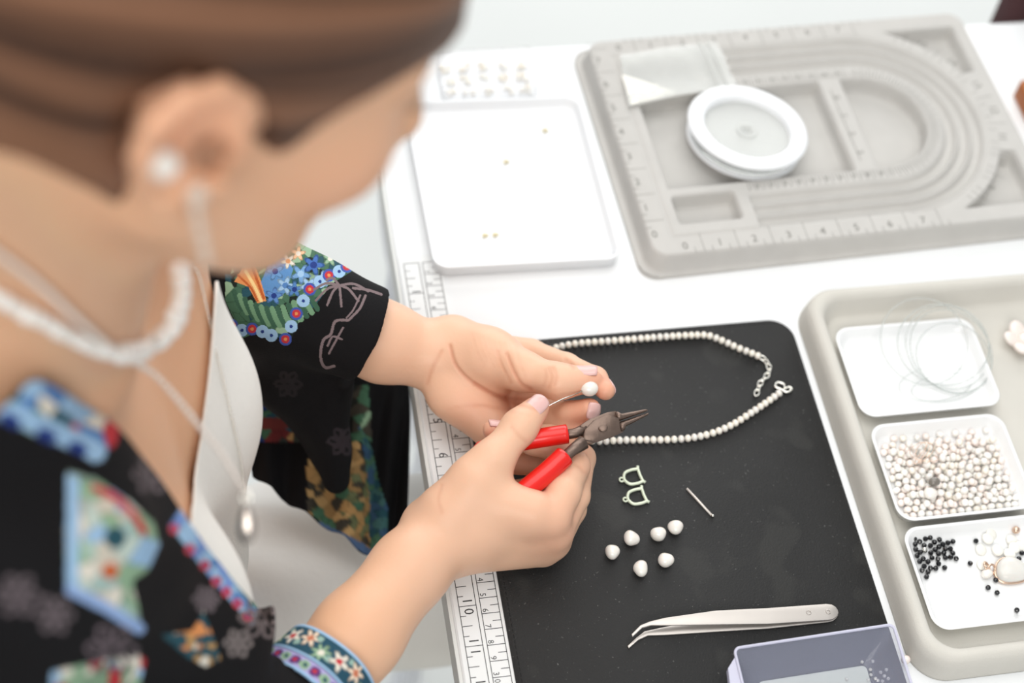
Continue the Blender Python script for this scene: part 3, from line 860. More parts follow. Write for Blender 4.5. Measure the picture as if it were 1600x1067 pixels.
class Cap:
    """round cone from a to b"""
    def __init__(s, a, b, ra, rb=None): s.a = np.asarray(a, float); s.b = np.asarray(b, float); s.ra = ra; s.rb = ra if rb is None else rb
    def box(s):
        r = max(s.ra, s.rb); return np.minimum(s.a, s.b) - r, np.maximum(s.a, s.b) + r
    def __call__(s, X, Y, Z):
        a = s.a.astype(np.float32); d = (s.b - s.a).astype(np.float32); L2 = float((d*d).sum()) + 1e-9
        x, y, z = X - a[0], Y - a[1], Z - a[2]
        dot = x*d[0] + y*d[1] + z*d[2]
        t = np.clip(dot / L2, 0, 1)
        q = (x*x + y*y + z*z) - 2*t*dot + t*t*L2
        return np.sqrt(np.maximum(q, 0)) - (s.ra + (s.rb - s.ra) * t)
class Ell:
    """ellipsoid; B: columns are its axes"""
    def __init__(s, c, r, B=None): s.c = np.asarray(c, float); s.r = np.asarray(r, float); s.B = np.eye(3) if B is None else np.asarray(B, float)
    def box(s):
        e = np.sqrt(((s.B * s.r) ** 2).sum(1)); return s.c - e, s.c + e
    def __call__(s, X, Y, Z):
        x, y, z = X - np.float32(s.c[0]), Y - np.float32(s.c[1]), Z - np.float32(s.c[2])
        k0 = 0; k1 = 0
        for i in range(3):
            u = x*np.float32(s.B[0, i]) + y*np.float32(s.B[1, i]) + z*np.float32(s.B[2, i])
            w = u / np.float32(s.r[i]); k0 = k0 + w*w; w = w / np.float32(s.r[i]); k1 = k1 + w*w
        k0 = np.sqrt(k0); k1 = np.sqrt(k1) + 1e-6
        return k0 * (k0 - 1) / k1
def surf_net(v, lo, h):
    s = v < 0
    c = np.zeros(tuple(n - 1 for n in v.shape), np.int8)
    for i in (0, 1):
        for j in (0, 1):
            for k in (0, 1):
                c += s[i:s.shape[0]-1+i, j:s.shape[1]-1+j, k:s.shape[2]-1+k]
    act = np.argwhere((c > 0) & (c < 8))
    ids = -np.ones(c.shape, np.int64); ids[tuple(act.T)] = np.arange(len(act))
    acc = np.zeros((len(act), 3)); cnt = np.zeros(len(act))
    cor = [(i, j, k) for i in (0, 1) for j in (0, 1) for k in (0, 1)]
    for a in cor:
        for ax in range(3):
            if a[ax] == 0:
                b = list(a); b[ax] = 1
                va = v[act[:, 0]+a[0], act[:, 1]+a[1], act[:, 2]+a[2]].astype(float); vb = v[act[:, 0]+b[0], act[:, 1]+b[1], act[:, 2]+b[2]].astype(float)
                m = (va < 0) != (vb < 0)
                t = np.where(m, va / np.where(m, va - vb, 1), 0)
                p = np.array(a, float)[None, :] + np.zeros((len(act), 3)); p[:, ax] += t
                acc[m] += p[m]; cnt[m] += 1
    V = lo + h * (act + acc / cnt[:, None])
    F = []
    for ax in range(3):
        o1, o2 = [(1, 2), (2, 0), (0, 1)][ax]
        n = list(s.shape); 
        sl0 = [slice(None)] * 3; sl1 = [slice(None)] * 3
        sl0[ax] = slice(0, -1); sl1[ax] = slice(1, None)
        for o in (o1, o2): sl0[o] = slice(1, -1); sl1[o] = slice(1, -1)
        A = s[tuple(sl0)]; B = s[tuple(sl1)]
        for flip in (0, 1):
            e = np.argwhere((A & ~B) if not flip else (~A & B))
            if not len(e): continue
            e[:, o1] += 1; e[:, o2] += 1
            q = []
            for d1, d2 in ((-1, -1), (0, -1), (0, 0), (-1, 0)):
                g = e.copy(); g[:, o1] += d1; g[:, o2] += d2; q.append(ids[tuple(g.T)])
            q = np.stack(q, 1)
            F.append(q if not flip else q[:, ::-1])
    return V, np.concatenate(F)
def vnormals(V, F):
    n = np.zeros_like(V)
    a, b, c = V[F[:, 0]], V[F[:, 1]], V[F[:, 2]]
    fn = np.cross(c - a, V[F[:, 3]] - b) if F.shape[1] == 4 else np.cross(b - a, c - a)
    for k in range(F.shape[1]): np.add.at(n, F[:, k], fn)
    return n / (np.linalg.norm(n, axis=1)[:, None] + 1e-12)
def smooth_mesh(V, F, it=2, lam=.5):
    V = V.copy()
    for _ in range(it):
        acc = np.zeros_like(V); cnt = np.zeros(len(V))
        for k in range(F.shape[1]):
            a, b = F[:, k], F[:, (k+1) % F.shape[1]]
            np.add.at(acc, a, V[b]); np.add.at(cnt, a, 1); np.add.at(acc, b, V[a]); np.add.at(cnt, b, 1)
        V += lam * (acc / np.maximum(cnt, 1)[:, None] - V)
    return V
def poly_dist(P, L):
    """distance of points P to polyline L (both arrays, same dimension)"""
    L = np.asarray(L, float); best = np.full(len(P), 1e9)
    for a, b in zip(L[:-1], L[1:]):
        d = b - a; t = np.clip(((P - a) @ d) / (d @ d + 1e-12), 0, 1)
        best = np.minimum(best, np.linalg.norm(P - a - t[:, None] * d, axis=1))
    return best
def in_poly(P, poly):
    x, y = P[:, 0], P[:, 1]; r = np.zeros(len(P), bool)
    n = len(poly)
    for i in range(n):
        x0, y0 = poly[i]; x1, y1 = poly[(i+1) % n]
        m = ((y0 > y) != (y1 > y)) & (x < (x1 - x0) * (y - y0) / ((y1 - y0) + 1e-12) + x0)
        r ^= m
    return r

# ---------------------------------------------------------------- person: head, neck, torso, arms and hands
person = empty('person', (-20, -23, -74), 'person in a black floral jacket and white top, bent over the desk', 'person')
PT, YW, RL = math.radians(30), math.radians(6), math.radians(-10)
hf = np.array([math.cos(PT)*math.cos(YW), math.cos(PT)*math.sin(YW), -math.sin(PT)])
hl0 = np.array([-math.sin(YW), math.cos(YW), 0.]); hu0 = np.cross(hf, hl0)
hl = hl0*math.cos(RL) + hu0*math.sin(RL); hu = np.cross(hf, hl)
HM = np.array([hf, hl, hu]).T
HC = np.array([-13.3, -22.6, 45.2])
def hp_(f, l, u): return HC + HM @ np.array([f, l, u], float)
def J(px, py, z): return at(px, py, z)

SKB = []                                              # body primitives, reused (inflated) for the clothes
sh_r, sh_l = np.array([-27, -39.5, 25.]), np.array([-24.5, -7, 25.])
wr_r = J(690, 838, 3.6); wr_l = J(682, 558, 3.0)
def _ext(w, q, L): return w + (q - w) / np.linalg.norm(q - w) * L
el_r = _ext(wr_r, J(540, 1015, 4.3), 24.0); el_l = _ext(wr_l, J(560, 508, 4.9), 23.5)
torso = [(Ell((-22.5, -23, 12), (8.0, 14, 17)), 3), (Ell((-21.5, -23, -6), (8.0, 12.5, 13)), 4),
         (Ell((-17.3, -29.5, 10.5), (5.0, 5.4, 5.6)), 3), (Ell((-16.4, -16.5, 10.5), (5.0, 5.4, 5.6)), 3),
         (Cap((-16.4, -15.5, 12), (-17.6, -11.7, 26.8), 4.2, 4.6), 3), (Cap((-16.2, -17, 9), (-16.9, -18, -5), 4.4, 4.6), 3), (Cap((-17.3, -29.5, 12), (-20, -32.5, 24), 3.8, 3.4), 3),
         (Cap(sh_r, (-23, -30, 27), 4.2, 4.6), 4), (Cap(sh_l, (-22, -16, 27), 4.2, 4.6), 4),
         (Cap((-20.5, -23, 36), (-27.5, -34, 28.5), 3.4, 3.2), 3), (Cap((-20.5, -23, 36), (-25.5, -12, 28.5), 3.4, 3.2), 3),
         (Ell((-24, -23, -17), (11, 17, 9)), 5)]
neck = [(Cap(hp_(-2.8, 0, -3.5), (-21.2, -23, 27.5), 5.3, 5.7), 2.0)]
clav = [(Cap((-17.0, -25.2, 27.2), (-22.5, -36.5, 29.6), .8, .7), 1.6), (Cap((-16.8, -21, 27.2), (-21.5, -9.5, 29.2), .8, .7), 1.6)]

bf = Field((-38, -50, -28), (2, 6, 62), .42)
for p_, k_ in torso + neck + clav: bf.union(p_, k_)
# right and left arms down to the forearms (hidden in the sleeves)
for s_, e_, w_ in ((sh_r, el_r, wr_r), (sh_l, el_l, wr_l)):
    bf.union(Cap(s_, e_, 4.1, 3.3), 1.5); bf.union(Cap(e_, e_ + (w_ - e_) * .45, 3.3, 2.7), 1)
hd = Field(HC - 17, HC + 17, .26)
def hE(c, r, k, rot=None): hd.union(Ell(hp_(*c), r, HM), k)
hd.union(Ell(hp_(-1.2, 0, 3.6), (9.2, 7.3, 8.8), HM), .1)
hE((3.6, 0, .5), (6.0, 6.2, 8.0), 2.5)
hE((4.5, 0, -4.0), (4.7, 4.7, 4.7), 2.0)
for s_ in (-1, 1):
    hd.union(Cap(hp_(.8, 5.0*s_, -4.3), hp_(7.0, 1.6*s_, -7.3), 1.45, 1.45), 2.0)
    hE((6.2, 3.9*s_, -1.1), (2.5, 2.2, 2.3), 1.5)
    hd.union(Cap(hp_(8.1, 1.2*s_, 3.3), hp_(6.9, 4.3*s_, 3.2), 1.2, 1.0), 1.2)
    hd.sub(Ell(hp_(9.7, 3.2*s_, 1.6), (1.5, 1.7, 1.25), HM), .6)
    hd.union(Ell(hp_(7.7, 3.1*s_, 1.65), (1.25, 1.5, 1.15), HM), .12)
    hd.union(Ell(hp_(10.0, 1.15*s_, -2.2), (1.0, .75, .65), HM), .4)
hE((7.8, 0, -7.3), (1.6, 1.9, 1.5), 1.4)
hd.union(Cap(hp_(8.7, 0, 2.6), hp_(11.2, 0, -1.5), .75, .95), .9)
hd.union(Cap(hp_(9.2, -1.7, -4.3), hp_(9.2, 1.7, -4.3), .5, .5), .5); hd.union(Ell(hp_(9.6, 0, -4.0), (.75, 1.9, .45), HM), .3)
hd.union(Ell(hp_(9.4, 0, -5.0), (.75, 1.7, .5), HM), .3)
hd.union(Cap(hp_(-2.8, 0, -3.5), (-21.2, -23, 27.5), 5.3, 5.7), 2.2)
for s_ in (-1, 1):                                   # ears
    def e3(f, u, o): return hp_(f, s_ * (6.9 + o), u)
    pts_ = [(1.0, .5, .3), (1.1, 1.4, .6), (.4, 2.1, .95), (-.8, 2.45, 1.4), (-1.9, 2.0, 1.8), (-2.45, 1.0, 2.0), (-2.4, -.2, 1.9), (-1.8, -1.3, 1.5), (-1.0, -2.3, 1.1), (-.2, -2.8, .8), (.5, -2.2, .45)]
    er = hd.like()
    er.union(Ell(hp_(-.6, s_ * 7.8, .0), (1.9, .5, 2.4), HM @ np.array(Euler((0, 0, s_ * .42)).to_matrix())), .1)
    for a, b in zip(pts_[:-1], pts_[1:]): er.union(Cap(e3(*a), e3(*b), .4, .4), .3)
    er.union(Ell(e3(-.55, -2.3, 1.0), (.85, .5, .95), HM), .4)
    er.sub(Ell(hp_(-.4, s_ * 8.6, -.1), (1.05, .8, 1.15), HM), .35)
    er.union(Cap(e3(1.0, -.2, .5), e3(.8, -1.0, .7), .45, .45), .3)
    er.union(Cap(e3(-1.1, 1.4, 1.3), e3(-1.35, -.8, 1.35), .3, .34), .4)
    
    hd.merge(er, .35)
    hd.sub(Cap(hp_(.35, s_ * 8.6, -.25), hp_(.5, s_ * 5.6, -.1), .62, .5), .25)

# ---- hands
h_ = .125
def chainF(F0, pts, rr, k=.25):
    f = F0.like()
    for i in range(len(pts) - 1): f.union(Cap(pts[i], pts[i+1], rr[i], rr[i+1]), k)
    return f
NAILS = []
# left hand (open palm towards the camera, thumb over the pearl)
lh = Field((-11, -22, -1.5), (14, -2, 10.5), h_)
L_el = J(530, 500, 5.0)
lh.union(Cap(J(480, 480, 6), J(600, 535, 3.8), 2.75, 2.45), .5)
lh.union(Cap(J(600, 535, 3.8), wr_l, 2.4, 2.0), .8)
lh.union(Cap(wr_l, J(715, 566, 3.2), 2.05, 2.05), .8)
Lp = {'i': J(828, 556, 2.4), 'm': J(815, 592, 1.5), 'r': J(800, 628, 1.2), 'p': J(785, 660, 1.2)}
for q, r0, r1 in (('i', 1.35, 1.1), ('m', 1.3, 1.05), ('r', 1.25, 1.0), ('p', 1.2, .9)):
    lh.union(Cap(J(712, {'i': 545, 'm': 565, 'r': 585, 'p': 605}[q], 2.6), Lp[q], r0, r1), .9)
lh.union(Ell(J(728, 622, 2.5), (2.2, 1.5, 1.4)), 1.0)
lh.union(Cap(J(705, 610, 2.4), J(768, 668, 1.9), 1.35, 1.35), 1.0)
th = chainF(lh, [J(708, 535, 3.6), J(762, 556, 4.5), J(815, 579, 5.3), J(872, 596, 5.9), J(926, 594, 6.2)], [1.75, 1.6, 1.12, .98, .62], .8)
th.union(Ell(J(765, 565, 4.0), (2.5, 1.75, 1.8), np.array(Euler((0, 0, -.35)).to_matrix())), .8)
th.union(Cap(J(872, 596, 5.9), J(908, 594, 6.15), .98, .82), .3)
lh.merge(th, .7)
fi = chainF(lh, [Lp['i'], J(884, 573, 3.9), J(930, 592, 5.0), J(946, 610, 5.9)], [1.05, .85, .74, .6], .3)
fm = chainF(lh, [Lp['m'], J(868, 648, 2.9), J(892, 648, 4.2), J(921, 640, 5.2)], [1.02, .88, .82, .7], .3)
fr_ = chainF(lh, [Lp['r'], J(852, 652, 2.6), J(886, 672, 3.6), J(914, 676, 4.0)], [.98, .9, .8, .66], .3)
fp = chainF(lh, [Lp['p'], J(838, 705, 1.6), J(862, 712, 2.4), J(885, 705, 3.1)], [.88, .72, .64, .55], .3)
for f_ in (fi, fm, fr_, fp): lh.merge(f_, .22)
# right hand (grips the pliers, thumb and index pinch the pin)
rh = Field((-17, -40, -1.5), (12.5, -12, 10.8), h_)
rh.union(Cap(J(490, 1080, 4.2), J(560, 990, 4.2), 2.6, 2.45), .5)
rh.union(Cap(J(560, 990, 4.2), J(640, 890, 4.0), 2.45, 2.15), .8)
rh.union(Cap(J(640, 890, 4.0), wr_r, 2.15, 2.15), .9)
rh.union(Ell(J(662, 812, 3.7), (1.05, 1.05, 1.0)), .9)
Rm_ = {'i': J(860, 808, 5.2), 'm': J(866, 830, 3.9), 'r': J(864, 846, 2.6), 'p': J(848, 860, 1.5)}
for q, st_, r0, r1 in (('i', (725, 795, 5.0), 1.5, 1.12), ('m', (722, 820, 4.0), 1.5, 1.12), ('r', (718, 845, 3.2), 1.4, 1.05), ('p', (714, 862, 2.6), 1.3, .95)):
    rh.union(Cap(J(*st_), Rm_[q], r0, r1), .9)
rh.union(Cap(wr_r, J(740, 825, 4.0), 2.1, 1.9), 1.0)
tr = chainF(rh, [J(700, 795, 5.2), J(742, 748, 6.3), J(768, 722, 6.7), J(812, 667, 7.0), J(842, 634, 7.0)], [1.6, 1.3, 1.15, .95, .62], .7)
tr.union(Cap(J(812, 667, 7.0), J(834, 643, 7.0), .95, .78), .3)
tr.union(Cap(J(742, 770, 5.8), J(830, 800, 5.6), 1.3, 1.2), 1.0)
rh.merge(tr, .8)
gi = chainF(rh, [Rm_['i'], J(880, 770, 5.3), J(897, 728, 4.7), J(868, 700, 4.3), J(830, 694, 4.5)], [1.15, 1.02, .92, .8, .68], .3)
gm = chainF(rh, [Rm_['m'], J(896, 775, 3.7), J(908, 716, 3.3), J(860, 685, 3.7), J(808, 679, 4.5), J(770, 672, 4.9)], [1.1, .95, .85, .8, .74, .62], .3)
gr = chainF(rh, [Rm_['r'], J(892, 795, 2.4), J(894, 752, 2.3), J(850, 725, 2.6), J(795, 725, 3.2)], [1.0, .9, .82, .74, .62], .3)
gp = chainF(rh, [Rm_['p'], J(880, 812, 1.3), J(878, 780, 1.2), J(830, 762, 1.4), J(795, 765, 2.0)], [.92, .8, .72, .64, .56], .3)
for f_ in (gi, gm, gr, gp): rh.merge(f_, .2)

skin_tone = np.array([1.0, 1.0, 1.0])
VB, FB = bf.mesh(); VH, FH = hd.mesh(); VL, FL = lh.mesh(); VR, FR = rh.mesh()
def cut(V, F, keep):
    k = keep[F].all(1); F = F[k]; u = np.unique(F); m = -np.ones(len(V), int); m[u] = np.arange(len(u)); return V[u], m[F]
# the torso's own neck stump gives way to the head's neck; keep both overlapping inside
VL = smooth_mesh(VL, FL, 2); VR = smooth_mesh(VR, FR, 2); VH = smooth_mesh(VH, FH, 2); VB = smooth_mesh(VB, FB, 2)
# skin folds pressed into the hands
FOLDS = []
def crease(V, F, pix, depth=.05, w=.09):
    FOLDS.append((pix, depth))
    n = vnormals(V, F); pp = proj(V); vis = (n @ (CAM_LOC - V.mean(0))) > 0
    # nearest-surface lines drawn on the skin facing the camera
    cm_ = 1 / 26.
    d = poly_dist(pp, catmull([np.array(q, float) for q in pix], 6)) * cm_
    V -= n * (depth * np.exp(-(d / w) ** 2) * vis)[:, None]
    return V
for pix, dp in (([(703, 540), (712, 570), (735, 595), (770, 615), (815, 624), (850, 622)], .09), ([(792, 552), (803, 580), (815, 600), (830, 608)], .06), ([(778, 548), (785, 572), (798, 598)], .035),
               ([(858, 575), (862, 590), (857, 606)], .035), ([(864, 574), (869, 588), (866, 602)], .035), ([(852, 578), (853, 590), (849, 603)], .025), ([(742, 600), (790, 625), (840, 640)], .05), ([(690, 548), (676, 575), (668, 600)], .04),
               ([(884, 562), (892, 568), (896, 575)], .04)):
    VL = crease(VL, FL, pix, dp)
for k in range(9):                                   # fine lines across the ball of the thumb
    x0_ = 738 + 8.5*k; y0_ = 520 + 2.6*k + rng.uniform(-3, 3)
    VL = crease(VL, FL, [(x0_, y0_), (x0_ + 6 + rng.uniform(-2, 2), y0_ + 26), (x0_ + 15 + rng.uniform(-3, 3), y0_ + 48 + rng.uniform(-8, 4))], .012, .05)
for k in range(5):
    VL = crease(VL, FL, [(700 + 14*k, 640 - 8*k + 6*k), (740 + 14*k, 632 + 2*k), (778 + 12*k, 640 + 2*k)], .01, .05)
for pix, dp in (([(800, 668), (810, 680), (822, 690)], .03), ([(690, 758), (684, 780), (690, 800)], .025), ([(895, 725), (905, 729), (912, 738)], .03)):
    VR = crease(VR, FR, pix, dp)
for V_ in (VL, VR):                                  # hands flatten where they rest on the mat and the desk
    on_mat = V_[:, 0] > 2.4; V_[:, 2] = np.where(on_mat, np.maximum(V_[:, 2], .27), np.where(V_[:, 0] > -.5, np.maximum(V_[:, 2], .09), V_[:, 2]))
parts_ = [(VB, FB), (VH, FH), (VL, FL), (VR, FR)]
Vall = np.concatenate([v for v, f in parts_]); off = np.cumsum([0] + [len(v) for v, f in parts_[:-1]])
Fall = np.concatenate([f + o_ for (v, f), o_ in zip(parts_, off)])
# skin colour: rosier at finger tips, knuckles, cheeks and ears; lips; brows
SKIN = np.array(lin((230, 180, 144))); ROSE = np.array(lin((224, 146, 120)))
cols = np.tile(SKIN, (len(Vall), 1))
hand_ = np.clip((Vall[:, 0] + 8) / 6, 0, 1) * (Vall[:, 2] < 11) * .6
cols = cols * (1 - hand_[:, None]) + np.array(lin((233, 192, 166))) * hand_[:, None]
def tint(c, r, col, amt):
    global cols
    d = np.linalg.norm(Vall - np.asarray(c), axis=1); w = amt * np.exp(-(d / r) ** 2)
    cols = cols * (1 - w[:, None]) + np.array(col) * w[:, None]
for q in (J(926, 594, 6.2), J(946, 610, 5.9), J(922, 642, 5.2), J(912, 670, 4.2), J(842, 634, 7), J(770, 672, 4.9), J(897, 728, 4.7)): tint(q, 1.2, ROSE, .45)
for q in (Rm_['i'], Rm_['m'], J(735, 640, 3), J(800, 650, 2.5)): tint(q, 1.6, ROSE, .25)
for s_ in (-1, 1):
    tint(hp_(6.5, s_*4.6, -1.5), 2.5, ROSE, .3); tint(hp_(-1, s_*8.5, 1), 2.5, ROSE, .3); tint(hp_(.45, s_*6.5, -.15), .8, lin((150, 84, 60)), .7)  # last tint paints the shade inside the ear canals
    tint(hp_(9.4, s_*.9, -4.5), .95, lin((190, 96, 88)), .8)
    for t in np.linspace(0, 1, 6): tint(hp_(9.3 - 1.6*t, s_*(1.4 + 3.0*t), 3.6 + .5*t - .6*t*t), .42, lin((84, 56, 42)), .8)
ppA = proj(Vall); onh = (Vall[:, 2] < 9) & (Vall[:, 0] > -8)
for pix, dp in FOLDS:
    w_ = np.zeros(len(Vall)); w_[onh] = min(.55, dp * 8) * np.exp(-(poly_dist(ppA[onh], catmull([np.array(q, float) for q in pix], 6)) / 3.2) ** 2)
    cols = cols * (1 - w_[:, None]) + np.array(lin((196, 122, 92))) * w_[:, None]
M['skin'] = mat('skin', (255, 255, 255), .42, var=.05, scale=45, attr='Col', sss=.12, bump=.12, bscale=450, spec=.4)
body = add('body', Vall, Fall, M['skin'], person, colors=cols)
body_bvh = BVHTree.FromPolygons([tuple(v) for v in Vall], [tuple(int(i) for i in f) for f in Fall])
def hit(px, py, bvh=None):
    d = Vector(ray(px, py).tolist()).normalized()
    h0 = (bvh or body_bvh).ray_cast(Vector(CAM_LOC.tolist()), d)
    return (np.array(h0[0]), np.array(h0[1])) if h0[0] is not None else (None, None)
# fingernails: thin curved plates bedded on the finger tips
def nail(c, n, t, w, l, label=None):
    n = np.asarray(n, float); n /= np.linalg.norm(n); t = np.asarray(t, float); t -= n * (t @ n); t /= np.linalg.norm(t); b = np.cross(n, t)
    V = []; nu, nv = 11, 9
    def drop(p0):
        h0 = body_bvh.ray_cast(Vector((p0 + n * 1.2).tolist()), Vector((-n).tolist()))
        return (np.array(h0[0]) - c) @ n if h0[0] is not None else -9.
    z0 = drop(c)
    if z0 < -3: z0 = 0.
    for i in range(nu):
        for j in range(nv):
            u = -1 + 2*i/(nu-1); v = -1 + 2*j/(nv-1)
            ww = w * (1 - .12*max(0, u)**3 - .25*max(0, -u)**3) 
            x = l*u*(1 - .12*v*v); y = ww*v
            P_ = c + t*x + b*y
            zz = drop(P_) - z0
            ideal = -.34*w*v*v - .06*max(0, u)**2
            zz = max(zz, ideal - .12*w) if zz > -3 else ideal - .03
            zz = .55*zz + .45*ideal if u < .4 else .25*zz + .75*ideal
            V.append(P_ + n*(z0 + zz + .035))
    V = np.array(V); N_ = len(V)
    F = [(i*nv+j, (i+1)*nv+j, (i+1)*nv+j+1, i*nv+j+1) for i in range(nu-1) for j in range(nv-1)]
    lo_ = V - n * .07
    B_ = [i*nv for i in range(nu)] + [(nu-1)*nv + j for j in range(1, nv)] + [i*nv + nv-1 for i in range(nu-2, -1, -1)] + [j for j in range(nv-2, 0, -1)]
    F2 = [tuple(a + N_ for a in f[::-1]) for f in F]
    F3 = [(B_[i], B_[i] + N_, B_[(i+1) % len(B_)] + N_, B_[(i+1) % len(B_)]) for i in range(len(B_))]
    add('fingernail', np.concatenate([V, lo_]), F + F2 + F3, M['nail'], body, label='glossy pale pink fingernail')
M['nail'] = mat('pink_nail_polish', (222, 180, 174), .28, var=.03, coat=.3)

CAMV = np.array([0., 0, 0]); IR = RM[:, 0]; IU = RM[:, 1]; IC = RM[:, 2]     # image right, image up, towards the camera
def tipnail(P, r, n, t, w=.46, l=.62):
    n = np.asarray(n, float); t = np.asarray(t, float); t = t / np.linalg.norm(t)
    n = n - t * (n @ t); n /= np.linalg.norm(n)
    nail(np.asarray(P) + n * (r - .1), n, t, w, l)
tipnail(J(913, 592, 6.15), .93, IU * .85 + IC * .55, J(930, 593, 6.2) - J(872, 597, 5.9), .52, .82)
tipnail(J(944, 607, 5.8), .66, IR * .8 + IC * .5 - IU * .15, J(946, 612, 5.9) - J(930, 592, 5.0), .42, .5)
tipnail(J(921, 641, 5.2), .68, IC * .9 + IR * .5, IU + IR * .25, .45, .55)
tipnail(J(836, 642, 7.0), .78, IC * .95 + IU * .3 - IR * .1, J(842, 634, 7.0) - J(812, 667, 7.0), .56, .74)
tipnail(J(776, 672, 4.9), .66, IU * .9 + IC * .35, J(768, 672, 4.95) - J(808, 679, 4.6), .45, .62)

# ---------------------------------------------------------------- what the hands hold
hpn = empty('pearl_pin', J(921, 607, 6.1), 'white pearl on a thin silver head pin held between the finger tips', 'pin')
V, F = ball((0, 0, 0), .5, 28, 18, (1.08, .95, .92)); c = J(921, 607, 6.35)
add('pearl', np.array(V) + c, F, M['pearl'], hpn)
MB().tube([J(910, 611, 6.4), J(880, 623, 6.7), J(853, 636, 7.0)], .042, 8).build('pin_wire', M['silver'], hpn)

pl = empty('pliers', J(920, 680, 6), 'small pliers with red handles and dark worn steel jaws held in the hand', 'pliers')
O = J(940, 668, 6.4); ex = J(1018, 643, 6.45) - J(880, 690, 6.35); ex /= np.linalg.norm(ex)
ez = CAM_LOC - O; ez -= ex * (ez @ ex); ez /= np.linalg.norm(ez); ey = np.cross(ez, ex)
def Lp_(x, y, z=0.): return O + ex * x + ey * y + ez * z
def slab(outline, z0, z1, name, m, inset=.06, **k):
    c = np.mean(outline, 0)
    def rg(z, s_): return [Lp_(c[0] + (x - c[0]) * s_, c[1] + (y - c[1]) * s_, z) for x, y in outline]
    V, F = loft([rg(z0, .9), rg(z0 + inset, 1), rg(z1 - inset, 1), rg(z1, .9)])
    return autosmooth(add(name, V, F, m, pl, **k), 45)
def jaw(sg):
    rings = []
    for x, y0, y1, d in ((1.05, .02, .62, .34), (1.25, .02, .6, .34), (1.4, .03, .42, .28), (2.2, .04, .3, .2), (2.95, .05, .2, .13), (3.05, .06, .14, .08)):
        yc = (y0 + y1) / 2; h2 = (y1 - y0) / 2
        rings.append([Lp_(x, sg * (yc + h2 * math.cos(a)) * 1., d * math.sin(a)) for a in np.linspace(0, 2*PI, 15)[:-1]])
    V, F = loft(rings); add('jaw', V, F, M['darksteel'], pl)
jaw(1); jaw(-1)
slab([(-1.25, -.5), (-.9, -.72), (.4, -.72), (1.15, -.66), (1.22, -.1), (1.15, .66), (.6, .74), (-.5, .7), (-1.2, .52)], -.36, .12, 'joint', M['darksteel'])
slab([(-1.45, -.35), (-.7, -.72), (.3, -.7), (.95, -.55), (1.1, .2), (.5, .62), (-.4, .55), (-1.1, .2)], .1, .36, 'joint_plate', M['darksteel'])
V, F = ball(Lp_(-.05, 0, .36), .3, 16, 8, (1, 1, .25)); add('rivet', V, F, M['darksteel'], pl)
up_h = catmull([J(886, 678, 6.3), J(846, 684, 6.2), J(800, 692, 5.95), J(742, 706, 5.6)], 8)
lo_h = catmull([J(882, 713, 6.25), J(856, 737, 6.1), J(826, 762, 5.85), J(785, 796, 5.3), J(760, 820, 4.9)], 8)
MB().tube([J(916, 670, 6.35), J(898, 677, 6.3), J(872, 681, 6.25)], [.34, .3, .3], 10).build('tang', M['darksteel'], pl)
MB().tube([J(912, 691, 6.35), J(895, 703, 6.3), J(868, 727, 6.2)], [.44, .36, .32], 10).build('tang', M['darksteel'], pl)
def grip(P, r):
    n = len(P); rr_ = np.full(n, r); rr_[-1] *= .6; rr_[-2] *= .92; rr_[0] = r * 1.02
    V, F = tube(P, rr_, 18, cap=False); m_ = len(V)
    # open collar: inner lip at the jaw end, closed at the far end
    c0 = P[0]; V = list(V)
    lip = [c0 + (np.array(v) - c0) * .8 for v in V[:18]]; deep = [P[3] + (np.array(v) - P[3]) * .72 for v in V[54:72]]
    V += lip + deep
    for k in range(18):
        l = (k + 1) % 18
        F.append((l, k, m_ + k, m_ + l)); F.append((m_ + l, m_ + k, m_ + 18 + k, m_ + 18 + l))
    F.append(tuple(m_ + 18 + k for k in range(18))); F.append(tuple((n-1)*18 + k for k in range(18)))
    add('handle', V, F, M['red'], pl, label='red vinyl handle sleeve')
grip(up_h, .58); grip(lo_h, .62)

# ---------------------------------------------------------------- hair
HAIR_LINE = [(760, -40), (735, 20), (722, 58), (675, 90), (610, 128), (545, 165), (492, 198), (455, 228), (425, 240), (400, 220), (384, 186), (352, 148), (290, 118), (222, 150), (205, 205), (216, 262), (205, 305), (182, 322), (140, 292), (90, 268), (40, 245), (-40, 225), (-400, 200), (-700, -100), (-700, -900), (900, -900), (900, -200)]
def loc_(V): return (V - HC) @ HM
def hair_mask(V):
    q = loc_(V); q[:, 1] = -np.abs(q[:, 1])
    pp = proj(HC + q @ HM.T)
    return in_poly(pp, HAIR_LINE), pp
sk = Field(HC - 16, HC + 17, .22)
sk.union(Ell(hp_(-1.2, 0, 3.6), (9.3, 7.4, 8.9), HM), .1)
sk.union(Ell(hp_(3.6, 0, .5), (6.0, 6.2, 8.0), HM), 2.5)
sk.union(Cap(hp_(-2.8, 0, -3.5), (-21.2, -23, 27.5), 5.3, 5.7), 2.2)
sk.union(Ell(hp_(-10.2, 0, 1.5), (3.2, 3.4, 3.2), HM), .6)          # knot of hair at the back
Vh, Fh = sk.mesh(.0)
keep, pph = hair_mask(Vh)
dist = poly_dist(pph, HAIR_LINE + HAIR_LINE[:1])
nh = vnormals(Vh, Fh)
q = loc_(Vh)
ax0 = np.array([-10., 0, 0.5]); ax1 = np.array([10.5, 0, 5.5]); aw = (ax1 - ax0) / np.linalg.norm(ax1 - ax0)
e1 = np.array([0, 1., 0]); e2 = np.cross(aw, e1)
rel = q - ax0; tt_ = rel @ aw; phi = np.arctan2(rel @ e2, rel @ e1) + .012 * tt_ * np.sin(2.2 * np.arctan2(rel @ e2, rel @ e1))
